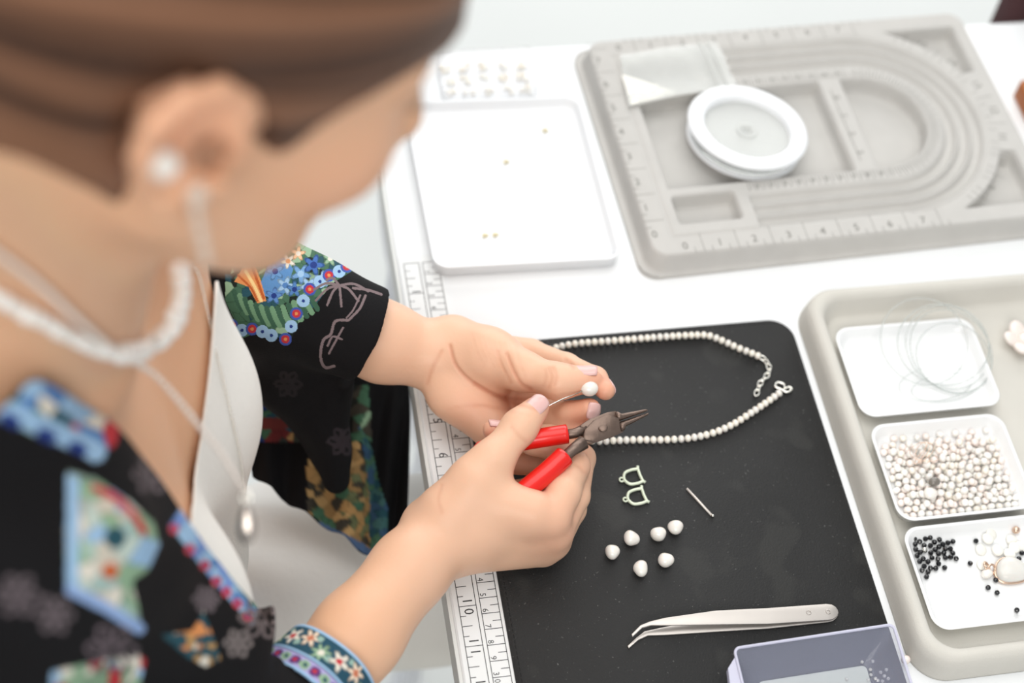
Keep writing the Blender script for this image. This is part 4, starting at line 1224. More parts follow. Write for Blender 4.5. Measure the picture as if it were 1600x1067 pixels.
def n1(x, f, seed):
    r_ = np.random.default_rng(seed).random(512); x = x * f; i = np.floor(x).astype(int); t = x - i; t = t*t*(3 - 2*t)
    return r_[i % 512] * (1 - t) + r_[(i + 1) % 512] * t
g_ = .5*n1(phi, 7, 1) + .3*n1(phi + .002*tt_, 15, 2) + .2*n1(phi - .002*tt_, 24, 3)
lift = .95 * (1 - np.exp(-dist / 26.)) + .06
Vh2 = Vh + nh * (lift + .34 * (g_ - .5) * np.clip(dist / 40, 0, 1))[:, None]
k_ = keep[Fh].all(1); Fk = Fh[k_]; u_ = np.unique(Fk); mp = -np.ones(len(Vh), int); mp[u_] = np.arange(len(u_))
gg = np.clip((g_ - .3) * 2.5, 0, 1)[u_][:, None]
hc = np.array(lin((54, 35, 26))) * (1 - gg) + np.array(lin((136, 96, 72))) * gg
M['hair'] = mat('brown_hair', (255, 255, 255), .48, var=.06, scale=90, attr='Col', spec=.28)
hairo = add('hair', Vh2[u_], mp[Fk], M['hair'], person, colors=hc, label='smooth brown hair drawn back over the ear')
# lashes
ls = MB()
for s_ in (-1, 1):
    for t in np.linspace(0, 1, 9):
        b0 = (8.75 - .9*t, s_*(2.3 + 2.0*t), 1.75 - .25*t)
        ls.tube([hp_(*b0), hp_(b0[0] + .5, b0[1] + s_*.2*t, b0[2] - .1), hp_(b0[0] + .95, b0[1] + s_*.4*t, b0[2] + .25)], [.05, .04, .015], 5)
M['lash'] = mat('dark_lash', (40, 28, 22), .6)
ls.build('eyelashes', M['lash'], body)

# ---------------------------------------------------------------- clothes
def paint(V, base, ops, pp=None):
    pp = proj(V) if pp is None else pp; col = np.tile(np.array(lin(base)), (len(V), 1))
    for op in ops:
        k = op[0]
        if k == 'poly':
            m = in_poly(pp, op[1]); col[m] = lin(op[2])
        elif k == 'disc':
            (cx_, cy_), r_, c_ = op[1:4]; m = (pp[:, 0]-cx_)**2 + (pp[:, 1]-cy_)**2 < r_*r_; col[m] = lin(c_)
        elif k == 'flower':
            (cx_, cy_), r_, c_, cc_ = op[1:5]; npet = op[5] if len(op) > 5 else 5
            dx, dy = pp[:, 0]-cx_, pp[:, 1]-cy_; rr2 = np.hypot(dx, dy); an = np.arctan2(dy, dx)
            m = rr2 < r_ * (.72 + .28*np.cos(npet*an + cx_)); col[m] = lin(c_); m = (rr2 < r_ * .32); col[m] = lin(cc_)
            m = np.abs(rr2 / (r_ * (.72 + .28*np.cos(npet*an + cx_))) - .93) < .1; col[m] = np.array(lin(c_)) * .55
        elif k == 'line':
            pts, w_, c_ = op[1:4]; m = poly_dist(pp, catmull([np.array(q_, float) for q_ in pts], 6)) < w_; col[m] = lin(c_)
        elif k == 'cells':
            poly, pal, s_, seed = op[1:5]; r_ = np.random.default_rng(seed); m = in_poly(pp, poly)
            pa = np.array(poly); lo_, hi_ = pa.min(0), pa.max(0); n_ = max(4, int((hi_-lo_).prod() / (s_*s_)))
            st_ = lo_ + (hi_-lo_) * r_.random((n_, 2)); ci = r_.integers(0, len(pal), n_)
            q_ = pp[m]; d2 = ((q_[:, None, :] - st_[None])**2).sum(2); o_ = np.argsort(d2, 1)[:, :2]
            c_ = np.array([lin(x) for x in pal])[ci[o_[:, 0]]]
            e_ = np.sqrt(np.take_along_axis(d2, o_[:, 1:2], 1)[:, 0]) - np.sqrt(np.take_along_axis(d2, o_[:, 0:1], 1)[:, 0])
            c_ = c_ * np.clip(.55 + e_ / (s_*.25), .55, 1)[:, None]
            col[m] = c_
    return col
BLK = (20, 19, 21); GRY = (104, 94, 98)
BLUE, LBLUE, DBLUE, GRN, LGRN, TEAL, RED_, ORG_, CREAM, PURP, TAN = (86, 132, 190), (160, 196, 228), (40, 62, 130), (74, 112, 88), (150, 182, 150), (44, 84, 96), (196, 58, 66), (226, 150, 92), (232, 226, 212), (96, 60, 120), (188, 148, 96)
M['cloth'] = mat('printed_black_cloth', (255, 255, 255), .8, var=.12, scale=220, attr='Col', bump=.3, bscale=900, spec=.2)
M['rib'] = mat('white_rib_knit', (238, 236, 230), .85, var=.03, scale=300, bump=.4, bscale=500, spec=.2)
M['linen'] = mat('white_linen', (238, 235, 230), .85, var=.04, scale=14, bump=.5, bscale=120, spec=.2)

def snap_edge(V, F, it=14):
    """even out the stair-stepped open border of a trimmed mesh"""
    E = np.concatenate([F[:, [k, (k+1) % F.shape[1]]] for k in range(F.shape[1])])
    Es = np.sort(E, 1); u, i_, c_ = np.unique(Es, axis=0, return_index=True, return_counts=True)
    B = u[c_ == 1]; V = V.copy()
    m = np.zeros(len(V), bool); m[B.ravel()] = True
    for _ in range(it):
        acc = np.zeros_like(V); n_ = np.zeros(len(V))
        for a, b in ((0, 1), (1, 0)): np.add.at(acc, B[:, a], V[B[:, b]]); np.add.at(n_, B[:, a], 1)
        V[m] = V[m]*.4 + .6*(acc[m] / n_[m][:, None])
    inner = np.zeros(len(V), bool)
    for k in range(F.shape[1]): inner[F[m[F].any(1)][:, k]] = True
    inner &= ~m
    for _ in range(4):
        acc = np.zeros_like(V); n_ = np.zeros(len(V))
        for a, b in ((0, 1), (1, 0)): np.add.at(acc, u[:, a], V[u[:, b]]); np.add.at(n_, u[:, a], 1)
        V[inner] = V[inner]*.5 + .5*(acc[inner] / n_[inner][:, None])
    return V
def refine(V, F, sel, n=3):
    """cut the chosen quads into n x n so that the print on them stays crisp"""
    Q = F[sel]; a, b, c, d = [V[Q[:, k]] for k in range(4)]
    t = np.linspace(0, 1, n + 1); U, W_ = np.meshgrid(t, t, indexing='ij'); U = U.ravel()[None, :, None]; W_ = W_.ravel()[None, :, None]
    P_ = a[:, None]*(1-U)*(1-W_) + b[:, None]*U*(1-W_) + c[:, None]*U*W_ + d[:, None]*(1-U)*W_
    ids = len(V) + np.arange(len(Q)*(n+1)**2).reshape(len(Q), n+1, n+1)
    nf = np.stack([ids[:, :-1, :-1], ids[:, 1:, :-1], ids[:, 1:, 1:], ids[:, :-1, 1:]], -1).reshape(-1, 4)
    V2 = np.concatenate([V, P_.reshape(-1, 3)]); F2 = np.concatenate([F[~sel], nf])
    key = np.round(V2 * 2e4).astype(np.int64); _, fi_, inv = np.unique(key, axis=0, return_index=True, return_inverse=True)
    return V2[fi_], inv.ravel()[F2]
def torsoF(lo, hi, h, inf, arms=False):
    f = Field(lo, hi, h)
    for p_, k_ in torso:
        if isinstance(p_, Ell): f.union(Ell(p_.c, p_.r + inf, p_.B), k_)
        else: f.union(Cap(p_.a, p_.b, p_.ra + inf, p_.rb + inf), k_)
    return f
def poly_cut(f, poly, band=.9):
    """trim a surface field along a seam line given as it runs in the photograph"""
    ix = np.argwhere(np.abs(f.v) < band)
    P_ = f.lo + f.h * ix; q_ = proj(P_); dep = (CAM_LOC - P_) @ IC
    L_ = np.array(list(poly) + [poly[0]], float)
    d_ = poly_dist(q_, L_) * dep / FPX; ins = in_poly(q_, poly)
    sd = np.where(ins, -d_, d_).astype(np.float32)
    k_ = tuple(ix.T); f.v[k_] = np.maximum(f.v[k_], sd)
def open_shell(f, base, tol):
    """keep only the outer skin of a trimmed field"""
    V, F = f.mesh()
    return V, F
# white cropped top
lo, hi, h = (-34, -41, -4), (-4, -5, 33), .22
fa = torsoF(lo, hi, h, .4)
Vt, Ft = fa.mesh(); Vt = smooth_mesh(Vt, Ft, 2)
pt_ = proj(Vt)
TOP_POLY = [(352, 380), (343, 398), (338, 460), (331, 540), (322, 620), (311, 700), (301, 780), (296, 860), (300, 1000), (440, 1100), (700, 1100), (700, 300)]
kt = in_poly(pt_, TOP_POLY) & (Vt[:, 2] > -3.5) & (Vt[:, 0] > -24)
Vt, Ft = cut(Vt, Ft, kt)
Vt = snap_edge(Vt, Ft)
top = add('white_top', Vt, Ft, M['rib'], person, label='white ribbed cropped top with a low neckline')
sol = top.modifiers.new('thickness', 'SOLIDIFY'); sol.thickness = .0015; sol.offset = -1
# white trousers on the seated legs
ft = Field((-40, -44, -34), (34, 0, 2), .5)
hip_r, hip_l, kn_r, kn_l = (-24, -32, -19), (-24, -14, -19), (19, -34, -20.5), (19, -12, -20.5)
ft.union(Ell((-24, -23, -15), (11.5, 17.5, 9.5)), .1)
ft.union(Cap(hip_r, kn_r, 8.2, 6.2), 3); ft.union(Cap(hip_l, kn_l, 8.2, 6.2), 3)
ft.union(Cap(kn_r, (19, -34, -34), 6.2, 6.0), 2); ft.union(Cap(kn_l, (19, -12, -34), 6.2, 6.0), 2)
Vp, Fp = ft.mesh(); Vp = smooth_mesh(Vp, Fp, 2); npn = vnormals(Vp, Fp)
Vp = Vp + npn * (.35*np.sin(Vp[:, 0]*.55 + .5*np.sin(Vp[:, 1]*.4)) * np.sin(Vp[:, 1]*.5 + Vp[:, 0]*.12) + .22*np.sin(1.3*Vp[:, 1] + .3*Vp[:, 0]))[:, None]
add('trousers', Vp, Fp, M['linen'], person, label='white linen trousers')
for kx, ky in ((19, -34), (19, -12)):
    V, F = lathe([(5.2, -72), (5.6, -60), (6.0, -32)], (kx, ky, 0), 20); add('trouser_leg', V, F, M['linen'], person)
    V, F = ball((kx + 4, ky, -72.2), 5, 18, 10, (2.2, .85, .6)); V = [(x, y, max(z, -74)) for x, y, z in V]; add('shoe', V, F, M['rib'], person)
# jacket: right front, shoulder and upper sleeve
lo, hi, h = (-40, -56, -14), (2, 2, 34), .25
fa = torsoF(lo, hi, h, 1.2)
for a, b, ra, rb in ((sh_r, el_r, 5.8, 5.0), (el_r, _ext(wr_r, J(540, 1015, 4.3), 11.9), 4.7, 2.95)): fa.union(Cap(a, b, ra, rb), 2.0)
for p_, k_ in ((Cap((-21.5, -23, 33), (-27.5, -34, 28.5), 3.8, 4.2), 3), (Cap((-21.5, -23, 33), (-25.5, -12, 28.5), 3.8, 4.2), 3)): fa.union(p_, k_)
fa.union(Cap((-15, -36, 6), (-16, -40, -8), 4.5, 5.5), 4)
Vj, Fj = fa.mesh(); Vj = smooth_mesh(Vj, Fj, 2)
nj = vnormals(Vj, Fj)
Vj = Vj + nj * (.28*np.sin(.9*Vj[:, 2] + .7*Vj[:, 1] + .8*np.sin(.35*Vj[:, 0])) * np.sin(.3*Vj[:, 1] - .25*Vj[:, 2]) + .1*np.sin(1.9*Vj[:, 0] + 1.1*Vj[:, 2]))[:, None]
LAPEL = [(-900, 420), (-300, 500), (-30, 542), (0, 553), (50, 578), (100, 608), (150, 640), (186, 664), (220, 706), (252, 746), (284, 794), (310, 832), (345, 878), (375, 915), (402, 945), (425, 975), (440, 1004), (470, 1010), (560, 1060), (700, 1300), (700, 2600), (-2500, 2600), (-2500, 400)]
cutax = el_r + (wr_r - el_r) / 24.0 * 13.2
axf = (wr_r - el_r) / np.linalg.norm(wr_r - el_r)
pj = proj(Vj)
near_arm = np.linalg.norm(np.cross(Vj - el_r, axf), axis=1) < 6.2
fore_t = (Vj - el_r) @ axf
kj = (in_poly(pj, LAPEL) | (near_arm & (fore_t > 0))) & ~((fore_t > 12.6) & near_arm) & (Vj[:, 1] < -12)
back_ = (Vj[:, 0] < -24.8 + .12*np.clip(Vj[:, 2] - 20, 0, 20)) & (Vj[:, 2] < 31.0)
kj |= back_ & ~((fore_t > 12.6) & near_arm)
Vj, Fj = cut(Vj, Fj, kj)
Vj = snap_edge(Vj, Fj)
flowerline = lambda cx_, cy_, s_, c_=GRY: [('line', [(cx_ + s_*math.cos(a)*.25, cy_ + s_*math.sin(a)*.25), (cx_ + s_*math.cos(a+.35)*.8, cy_ + s_*math.sin(a+.35)*.8), (cx_ + s_*math.cos(a), cy_ + s_*math.sin(a)), (cx_ + s_*math.cos(a-.35)*.7, cy_ + s_*math.sin(a-.35)*.7), (cx_ + s_*.2*math.cos(a-.2), cy_ + s_*.2*math.sin(a-.2))], 2.6, c_) for a in np.arange(0, 6.2, 1.05)]
ops = [('cells', [(-40, 545), (0, 552), (100, 607), (187, 664), (182, 694), (150, 714), (70, 690), (0, 650), (-40, 630)], [GRN, LGRN, LBLUE, LBLUE, BLUE, DBLUE, RED_, CREAM, TEAL], 26, 3),
       ('line', [(-20, 630), (20, 645), (70, 668), (120, 690), (150, 706)], 16, LBLUE), ('line', [(10, 652), (24, 660)], 9, DBLUE), ('line', [(66, 676), (80, 682)], 9, DBLUE), ('line', [(116, 697), (128, 703)], 9, DBLUE),
       ('cells', [(106, 736), (150, 748), (205, 785), (240, 818), (250, 850), (232, 890), (206, 908), (216, 950), (222, 985), (190, 966), (105, 926), (103, 830)], [LBLUE, LGRN, (178, 204, 190), CREAM, (200, 216, 206), (170, 196, 190), (214, 206, 190), LGRN, CREAM], 26, 5),
       ('poly', [(104, 740), (124, 748), (122, 920), (104, 924)], LBLUE), ('line', [(112, 922), (160, 946), (218, 982)], 9, (150, 178, 224)), ('disc', (172, 892), 13, (204, 104, 60)), ('line', [(148, 762), (180, 778), (205, 800), (225, 830)], 6, RED_), ('disc', (180, 840), 17, TEAL),
       ('cells', [(264, 820), (284, 792), (320, 845), (402, 945), (396, 980), (330, 905)], [BLUE, LBLUE, LBLUE, (120, 150, 210)], 12, 7),
       ('line', [(292, 790), (330, 845), (400, 940)], 9, GRN)]
for i, (x, y) in enumerate([(272, 826), (297, 858), (320, 883), (338, 908), (354, 925), (371, 943), (388, 962)]): ops += [('disc', (x, y), 8, (206, 74, 90)), ('disc', (x, y), 3, DBLUE)]
for i in range(14): ops.append(('disc', (294 + i*8.2, 800 + i*11.2), 4, LGRN))
ops += [('cells', [(252, 992), (300, 985), (318, 955), (335, 1000), (346, 1030), (322, 1042), (290, 1025)], [TEAL, CREAM, TAN, TEAL, ORG_], 14, 9),
        ('cells', [(80, 1050), (130, 1038), (215, 1020), (228, 1032), (216, 1080), (80, 1080)], [LGRN, LGRN, LBLUE, RED_, CREAM], 16, 11)]
ops += flowerline(238, 742, 30) + flowerline(28, 930, 34) + flowerline(85, 960, 30) + flowerline(175, 1015, 40, (110, 98, 104)) + flowerline(322, 936, 20) + flowerline(408, 965, 34, (120, 108, 108)) + flowerline(372, 1005, 22, (130, 120, 118))
pq = proj(Vj[Fj].mean(1)); Vj, Fj = refine(Vj, Fj, (pq[:, 0] > -60) & (pq[:, 0] < 470) & (pq[:, 1] > 530) & (pq[:, 1] < 1090) & ((vnormals(Vj, Fj)[Fj[:, 0]] @ IC) > 0), 3)
jk = add('jacket', Vj, Fj, M['cloth'], person, colors=paint(Vj, BLK, ops), label='black jacket with embroidered flower patches')
sol = jk.modifiers.new('thickness', 'SOLIDIFY'); sol.thickness = .0018; sol.offset = -1
# cuff of the near sleeve
def sleeve_ring(a, b, r0, r1, n=60, m=26, th=.16, ripple=.05):
    d = (b - a); L_ = np.linalg.norm(d); d = d / L_
    s1 = np.cross(d, [0, 0, 1.]); s1 /= np.linalg.norm(s1); s2 = np.cross(s1, d)
    rings = []
    for q_, t in [(0, t) for t in np.linspace(0, 1, m)] + [(-th, t) for t in np.linspace(1, 0, m)]:
        r_ = r0 + (r1 - r0)*t + q_
        rings.append([a + d*L_*t + (r_ + ripple*math.sin(5*an + 3*t))*(math.cos(an)*s1 + math.sin(an)*s2) for an in np.linspace(0, 2*PI, n + 1)[:-1]])
    return loft(rings, False, False)
cA, cB = el_r + axf * 11.0, el_r + axf * 13.75
V, F = sleeve_ring(cA, cB, 3.25, 2.98, 170, 44)
V = np.array(V)
s1 = np.cross(axf, IC); s1 /= np.linalg.norm(s1); s2 = np.cross(s1, axf)
rel = V - cA; ang = np.arctan2(rel @ s1, rel @ s2)
cpp = np.stack([ang * 84, (rel @ axf) * 27], -1)        # round the sleeve, along the sleeve
ops = [('line', [(-300, 13), (300, 13)], 12, (176, 168, 214))]
for i in range(-14, 15):
    ops += [('disc', (i*17, 14), 8, PURP if i % 2 else LGRN), ('disc', (i*17, 14), 3.5, RED_ if i % 2 else TEAL)]
for i in range(-8, 9):
    ops += [('flower', (i*29, 50 + 7*math.sin(i*2.1)), 16, [CREAM, (236, 214, 190), LGRN][i % 3], [RED_, (200, 120, 90), CREAM][i % 3], 5 + i % 3), ('disc', (i*29 + 14, 62 - 20*(i % 2)), 5, (150, 182, 170))]
ops += [('line', [(-300, 1), (300, 1)], 2.5, LBLUE), ('line', [(-300, 28), (300, 28)], 2, LBLUE), ('line', [(-300, 73), (300, 73)], 2.5, LBLUE)]
cf = add('cuff', V, F, M['cloth'], person, colors=paint(V, (42, 80, 98), ops, cpp), label='teal sleeve cuff with cream flowers and a lavender border')
# far sleeve with its hanging corner
lo, hi, h = (-27, -22, -12), (0, 6, 17), .125
fs = Field(lo, hi, h)
axl = (wr_l - el_l) / np.linalg.norm(wr_l - el_l)
s_end = J(572, 522, 4.7)
fs.union(Cap(el_l, s_end + axl * .8, 4.4, 3.05), .1); fs.union(Cap(sh_l, el_l, 5.2, 4.4), 2.0)
fs.union(Cap(J(470, 500, 4), J(505, 585, 0), 2.6, 1.8), 1.2); fs.union(Cap(J(505, 585, 0), J(526, 748, -6), 1.7, .9), 1.0)
fs.union(Cap(J(420, 490, 5), J(440, 585, 0), 2.6, 2.0), 1.5); fs.union(Cap(J(440, 585, 0), J(505, 700, -5), 1.6, 1.0), 1.5)
fs.sub(Cap(el_l, s_end + axl * 8, 3.4, 2.6), .15)
GX, GY, GZ = [g_.astype(float) for g_ in fs.grid((slice(None),)*3)]
t_ = (GX - s_end[0])*axl[0] + (GY - s_end[1])*axl[1] + (GZ - s_end[2])*axl[2]
r2_ = (GX - s_end[0])**2 + (GY - s_end[1])**2 + (GZ - s_end[2])**2 - t_**2
fs.v = np.maximum(fs.v, np.minimum(t_ - .15, 4.6 - np.sqrt(np.maximum(r2_, 0)))).astype(np.float32)
Vs, Fs = fs.mesh(); Vs = smooth_mesh(Vs, Fs, 2); nsv = vnormals(Vs, Fs)
Vs = Vs + nsv * (.1*np.sin(1.4*Vs[:, 0] + .9*Vs[:, 2]) * np.sin(.8*Vs[:, 1] + .5*Vs[:, 2]))[:, None]
pq = proj(Vs[Fs].mean(1)); Vs, Fs = refine(Vs, Fs, (pq[:, 0] > 345) & (pq[:, 0] < 625) & (pq[:, 1] > 370) & (pq[:, 1] < 590) & ((vnormals(Vs, Fs)[Fs[:, 0]] @ IC) > 0), 3)
ops = [('cells', [(352, 400), (400, 380), (450, 372), (500, 378), (545, 402), (556, 420), (520, 442), (490, 480), (466, 505), (452, 538), (430, 524), (400, 520), (380, 528), (352, 470)], [GRN, LGRN, GRN, TEAL, (30, 40, 36)], 12, 21)]
for i in range(15):
    a = i / 14; x = 366 + 118*a; y = 470 + 26*math.sin(PI*a)
    ops.append(('line', [(x, y - 14), (x + 5, y), (x + 12, y + 13)], 4, (116, 156, 122) if i % 2 else (62, 98, 78)))
ops += [('poly', [(378, 420), (398, 412), (408, 440), (416, 470), (402, 474), (388, 448), (366, 440)], ORG_), ('line', [(384, 424), (398, 448), (408, 470)], 2.5, (250, 214, 150)), ('line', [(394, 418), (404, 444), (412, 466)], 2, (190, 96, 50)), ('line', [(372, 430), (392, 450), (402, 470)], 1.6, (190, 96, 50)),
        ('poly', [(408, 440), (420, 412), (445, 402), (458, 420), (448, 455), (430, 470), (414, 462)], (96, 144, 196)),
        ('flower', (430, 424), 15, (110, 156, 206), DBLUE), ('flower', (446, 446), 15, LBLUE, BLUE), ('flower', (428, 462), 14, (96, 140, 200), DBLUE), ('flower', (470, 428), 16, (120, 164, 210), LBLUE), ('flower', (490, 414), 17, (72, 112, 180), DBLUE), ('flower', (460, 452), 13, BLUE, DBLUE), ('flower', (482, 446), 14, LBLUE, BLUE), ('flower', (504, 436), 13, LBLUE, (120, 164, 210)), ('flower', (450, 408), 12, CREAM, ORG_), ('flower', (466, 396), 12, (236, 190, 150), CREAM), ('flower', (516, 404), 12, LGRN, CREAM)]
for x, y, c_ in [(362, 508, RED_), (378, 516, LBLUE), (394, 514, RED_), (410, 518, LBLUE), (424, 524, LBLUE), (446, 530, RED_), (455, 510, LBLUE), (463, 490, RED_), (474, 470, LBLUE), (484, 452, RED_), (500, 440, LBLUE), (514, 430, RED_), (530, 424, LBLUE), (542, 416, RED_)]:
    ops += [('disc', (x, y), 10, c_ if c_ != RED_ else (70, 90, 170)), ('disc', (x, y), 6.5, RED_ if c_ == RED_ else LBLUE), ('disc', (x, y), 2.6, ORG_ if c_ == RED_ else DBLUE)]
PALM = (128, 112, 114)
for a, l_ in ((185, 40), (215, 44), (242, 40), (275, 38), (318, 40), (352, 46), (140, 26)):
    r_ = math.radians(a); cx_, cy_ = 530, 446
    ops.append(('line', [(cx_, cy_), (cx_ + l_*.5*math.cos(r_), cy_ - l_*.4*math.sin(r_) - 5), (cx_ + l_*math.cos(r_), cy_ - l_*.75*math.sin(r_) + 4)], 1.9, PALM))
ops += [('line', [(552, 450), (575, 453), (596, 460)], 2.0, PALM), ('line', [(571, 462), (562, 482), (547, 498)], 2.0, PALM), ('line', [(563, 461), (552, 484), (542, 496)], 1.4, PALM),
        ('line', [(545, 500), (524, 502), (517, 522), (505, 532), (501, 558), (508, 574), (522, 572)], 2.2, PALM), ('line', [(536, 512), (526, 530), (514, 552)], 1.6, PALM), ('line', [(534, 530), (520, 526), (512, 540)], 1.6, PALM)]
ops += flowerline(535, 690, 22, (52, 46, 50)) + flowerline(450, 600, 20, (40, 36, 38))
sl = add('far_sleeve', Vs, Fs, M['cloth'], person, colors=paint(Vs, BLK, ops), label='far jacket sleeve with blue flowers, leaves and grey palm outlines')
# far front of the jacket hanging over the lap
gu, gv = 90, 110
ctrl = [[(360, 520, 3), (440, 540, 0), (540, 560, -1.5), (600, 560, -3.2), (640, 560, -4.0)],
        [(370, 610, -2), (440, 620, -5), (530, 640, -6), (595, 640, -6), (640, 640, -6)],
        [(385, 700, -6), (440, 715, -7.2), (525, 740, -8), (592, 755, -8.5), (638, 730, -8)],
        [(395, 740, -7.6), (455, 788, -8.8), (528, 834, -9.6), (588, 872, -10.2), (636, 862, -10.0)]]
C3 = np.array([[J(*q_) for q_ in row] for row in ctrl])
rows = np.array([catmull(list(C3[:, j]), gv // 3 + 1) for j in range(C3.shape[1])])
grid = np.array([catmull(list(rows[:, i]), gu // 4 + 1) for i in range(rows.shape[1])])
a_, b_ = grid.shape[:2]
ii, jj = np.meshgrid(np.arange(a_), np.arange(b_), indexing='ij')
grid = grid + np.array([0, 0, 1.])[None, None] * (.35*np.sin(jj*.32 + ii*.04) * np.clip(ii / 30, 0, 1))[..., None]
V = grid.reshape(-1, 3); idx = np.arange(a_*b_).reshape(a_, b_)
F = np.stack([idx[:-1, :-1], idx[1:, :-1], idx[1:, 1:], idx[:-1, 1:]], -1).reshape(-1, 4)
ops = [('cells', [(395, 612), (470, 612), (478, 650), (476, 692), (395, 690)], [DBLUE, TEAL, GRN, (120, 50, 50), (60, 66, 60), TAN], 12, 31), ('line', [(395, 622), (470, 620)], 7, (100, 124, 160)), ('line', [(395, 662), (474, 660)], 9, (122, 56, 52)),
       ('cells', [(480, 720), (500, 700), (560, 690), (582, 760), (586, 868), (530, 838), (480, 800)], [TAN, (160, 128, 84), (112, 118, 84), (196, 160, 108), GRN, (70, 66, 58)], 13, 33),
       ('cells', [(545, 600), (575, 600), (580, 690), (550, 690)], [GRN, (70, 66, 58), LGRN, (40, 44, 40)], 16, 37),
       ('cells', [(560, 660), (580, 700), (606, 800), (602, 880), (580, 870), (578, 780)], [TEAL, (70, 110, 110), GRN, (60, 90, 120)], 10, 35), ('line', [(500, 822), (530, 836), (584, 866)], 6, (86, 112, 150))]
fr = add('far_front', V, F, M['cloth'], person, colors=paint(V, BLK, ops), label='far front of the jacket with a tan and teal print hanging over the lap')
sol = fr.modifiers.new('thickness', 'SOLIDIFY'); sol.thickness = .002; sol.offset = 0

# ---------------------------------------------------------------- jewellery worn
def bvh_of(lst):
    V = []; F = []; n = 0
    for v, f in lst: V += [tuple(x) for x in v]; F += [tuple(int(i) + n for i in q_) for q_ in f]; n += len(v)
    return BVHTree.FromPolygons(V, F)
skin_bvh = bvh_of([(Vall, Fall), (Vt, Ft)])
def on_skin(pix, off, n=10):
    P = catmull([np.array(q_, float) for q_ in pix], n); out = []; last = None
    for px, py in P:
        h0, nn = hit(px, py, skin_bvh)
        dep = None
        if h0 is not None:
            dep = (CAM_LOC - h0) @ IC
            if last is not None and abs(dep - last) > 5: dep = None
        if dep is None: dep = last
        if dep is None: continue
        last = dep
        out.append(atd(px, py, dep) + ((nn if nn is not None and h0 is not None else IC) * off))
    out = np.array(out)
    for _ in range(6): out[1:-1] = out[1:-1]*.5 + (out[:-2] + out[2:])*.25
    return out
def beads(P, r_, sp):
    o_ = [P[0]]
    for a, b in zip(P[:-1], P[1:]):
        for t in np.linspace(0, 1, 8)[1:]:
            q_ = a + (b - a)*t
            if np.linalg.norm(q_ - o_[-1]) >= sp: o_.append(q_)
    return o_
P = on_skin([(-30, 440), (0, 456), (50, 484), (100, 512), (150, 538), (200, 546), (238, 531), (262, 505), (273, 470), (275, 440), (271, 412)], .3)
def behind(S, E, top, off, n=26):
    ax_ = np.array([-20.0, -23.0]); out = []
    a0 = math.atan2(S[1] - ax_[1], S[0] - ax_[0]); a1 = math.atan2(E[1] - ax_[1], E[0] - ax_[0])
    if a0 > 0: a0 -= 2*PI
    if a1 > 0: a1 -= 2*PI
    a1 -= 2*PI * (a1 > a0)
    for t in np.linspace(0, 1, n)[1:-1]:
        a = a0 + (a1 - a0)*t; z = S[2] + (E[2] - S[2])*t; z = z + (top - z) * math.sin(PI*t) ** 1.0
        d_ = np.array([math.cos(a), math.sin(a), 0.]); o_ = np.array([*ax_, z]) + d_ * 16
        h0 = skin_bvh.ray_cast(Vector(o_.tolist()), Vector((-d_).tolist()))
        if h0[0] is not None: out.append(np.array(h0[0]) + d_ * off)
    out = np.array(out)
    for _ in range(3): out[1:-1] = out[1:-1]*.5 + (out[:-2] + out[2:])*.25
    return out
Pb = behind(P[0], P[-1], 36.5, .34)
ck = empty('choker', P[len(P)//2], 'white baroque pearl choker around the neck', 'necklace')
cm_ = [blob_mesh('choker_pearl', .36, M['pearl_white'], ax, 12, 8, .12) for ax in ((1, .9, .8), (.9, 1, 1.1), (1, 1, .9))]
n_fr = len(beads(P, .36, .5))
for i, q_ in enumerate(beads(P, .36, .5) + beads(Pb, .36, .52)):
    o = bpy.data.objects.new('pearl', cm_[i % 3]); COL.objects.link(o); o.parent = ck; o.location = W(q_) - ck.location; o.rotation_euler = tuple(rng.uniform(0, 6.28, 3)); o.scale = (1.0 + .35 * (n_fr * .5 < i < n_fr),) * 3
P1 = on_skin([(-30, 362), (0, 385), (55, 428), (110, 482), (160, 530), (190, 552), (240, 598), (290, 652), (330, 697), (358, 740), (376, 766)], .32)
P2 = on_skin([(378, 768), (374, 725), (362, 665), (347, 600), (332, 540), (320, 490), (306, 430), (291, 393)], .16)
pn = empty('pendant_necklace', P1[-1], 'long silver chain with a teardrop pendant hanging over the white top', 'necklace')
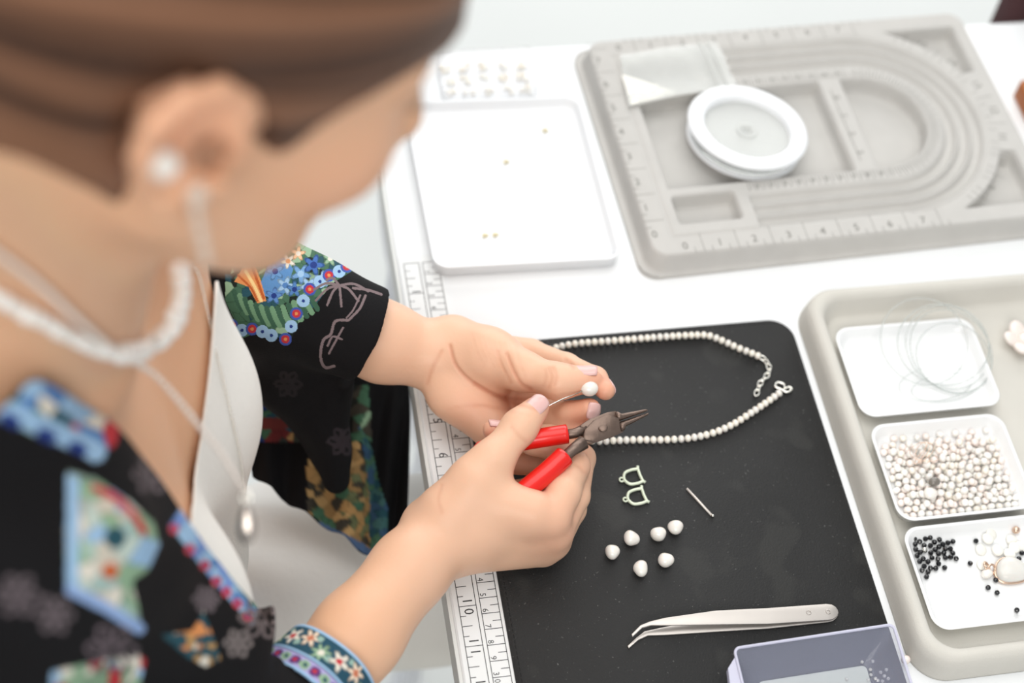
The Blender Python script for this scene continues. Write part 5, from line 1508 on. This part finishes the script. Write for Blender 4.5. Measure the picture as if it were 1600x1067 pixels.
Pc = behind(P1[0], P2[-1], 35.0, .2)
lm = blob_mesh('chain_bead', .15, M['silverwhite'], u=8, v=6)
for i, q_ in enumerate(beads(P1, .15, .27)):
    o = bpy.data.objects.new('chain_bead', lm); COL.objects.link(o); o.parent = pn; o.location = W(q_) - pn.location
lm2 = blob_mesh('fine_chain_bead', .085, M['silver'], u=7, v=5)
for i, q_ in enumerate(beads(P2, .1, .21) + beads(Pc, .1, .21)):
    o = bpy.data.objects.new('fine_chain_bead', lm2); COL.objects.link(o); o.parent = pn; o.location = W(q_) - pn.location
e0 = P1[-1] + IC * .3
V, F = lathe([(.02, 0), (.2, .05), (.36, .3), (.42, .7), (.34, 1.2), (.2, 1.6), (.08, 1.85), (.02, 1.9)], (0, 0, 0), 20)
dn = np.array([.02, -.35, -.94]); dn = -(IU * .85 + IC * .1); dn /= np.linalg.norm(dn)
sx_ = np.cross(dn, IC); sx_ /= np.linalg.norm(sx_); sy_ = np.cross(dn, sx_)
V = [e0 + sx_*v[0] + sy_*v[1]*.55 + dn*(2.15 - v[2]) for v in V]
add('teardrop', V, F, M['darksilver'], pn)
MB().tube([e0 + dn*.12 + sx_*.22*math.cos(a) + dn*.22*math.sin(a) for a in np.linspace(0, 2*PI, 17)[:-1]], .07, 8, closed=True).build('bail', M['silver'], pn)
h0, nn = hit(247, 258)
if h0 is not None:
    V, F = ball(h0 + nn*.3, .5, 20, 14); add('pearl_stud', V, F, M['pearl'], None, label='white pearl stud on the rim of the ear', cat='earring')
h0, nn = hit(302, 300)
if h0 is None: h0, nn = hp_(-.1, -7.8, -2.6), -hl
er_ = empty('drop_earring', h0, 'dangling pale beaded chain earring hanging from the ear lobe', 'earring')
V, F = ball(h0 + nn*.15 + IR*.1, .36, 14, 10, (1, 1, 1.2)); add('knob', V, F, M['earwire'], er_)
for i in range(13):
    q_ = h0 + nn*.35 + np.array([.015*i, -.01*i, -.28 - .235*i])
    V, F = ball(q_, .16 if i % 3 else .22, 9, 6); add('link', V, F, M['earwire'], er_)
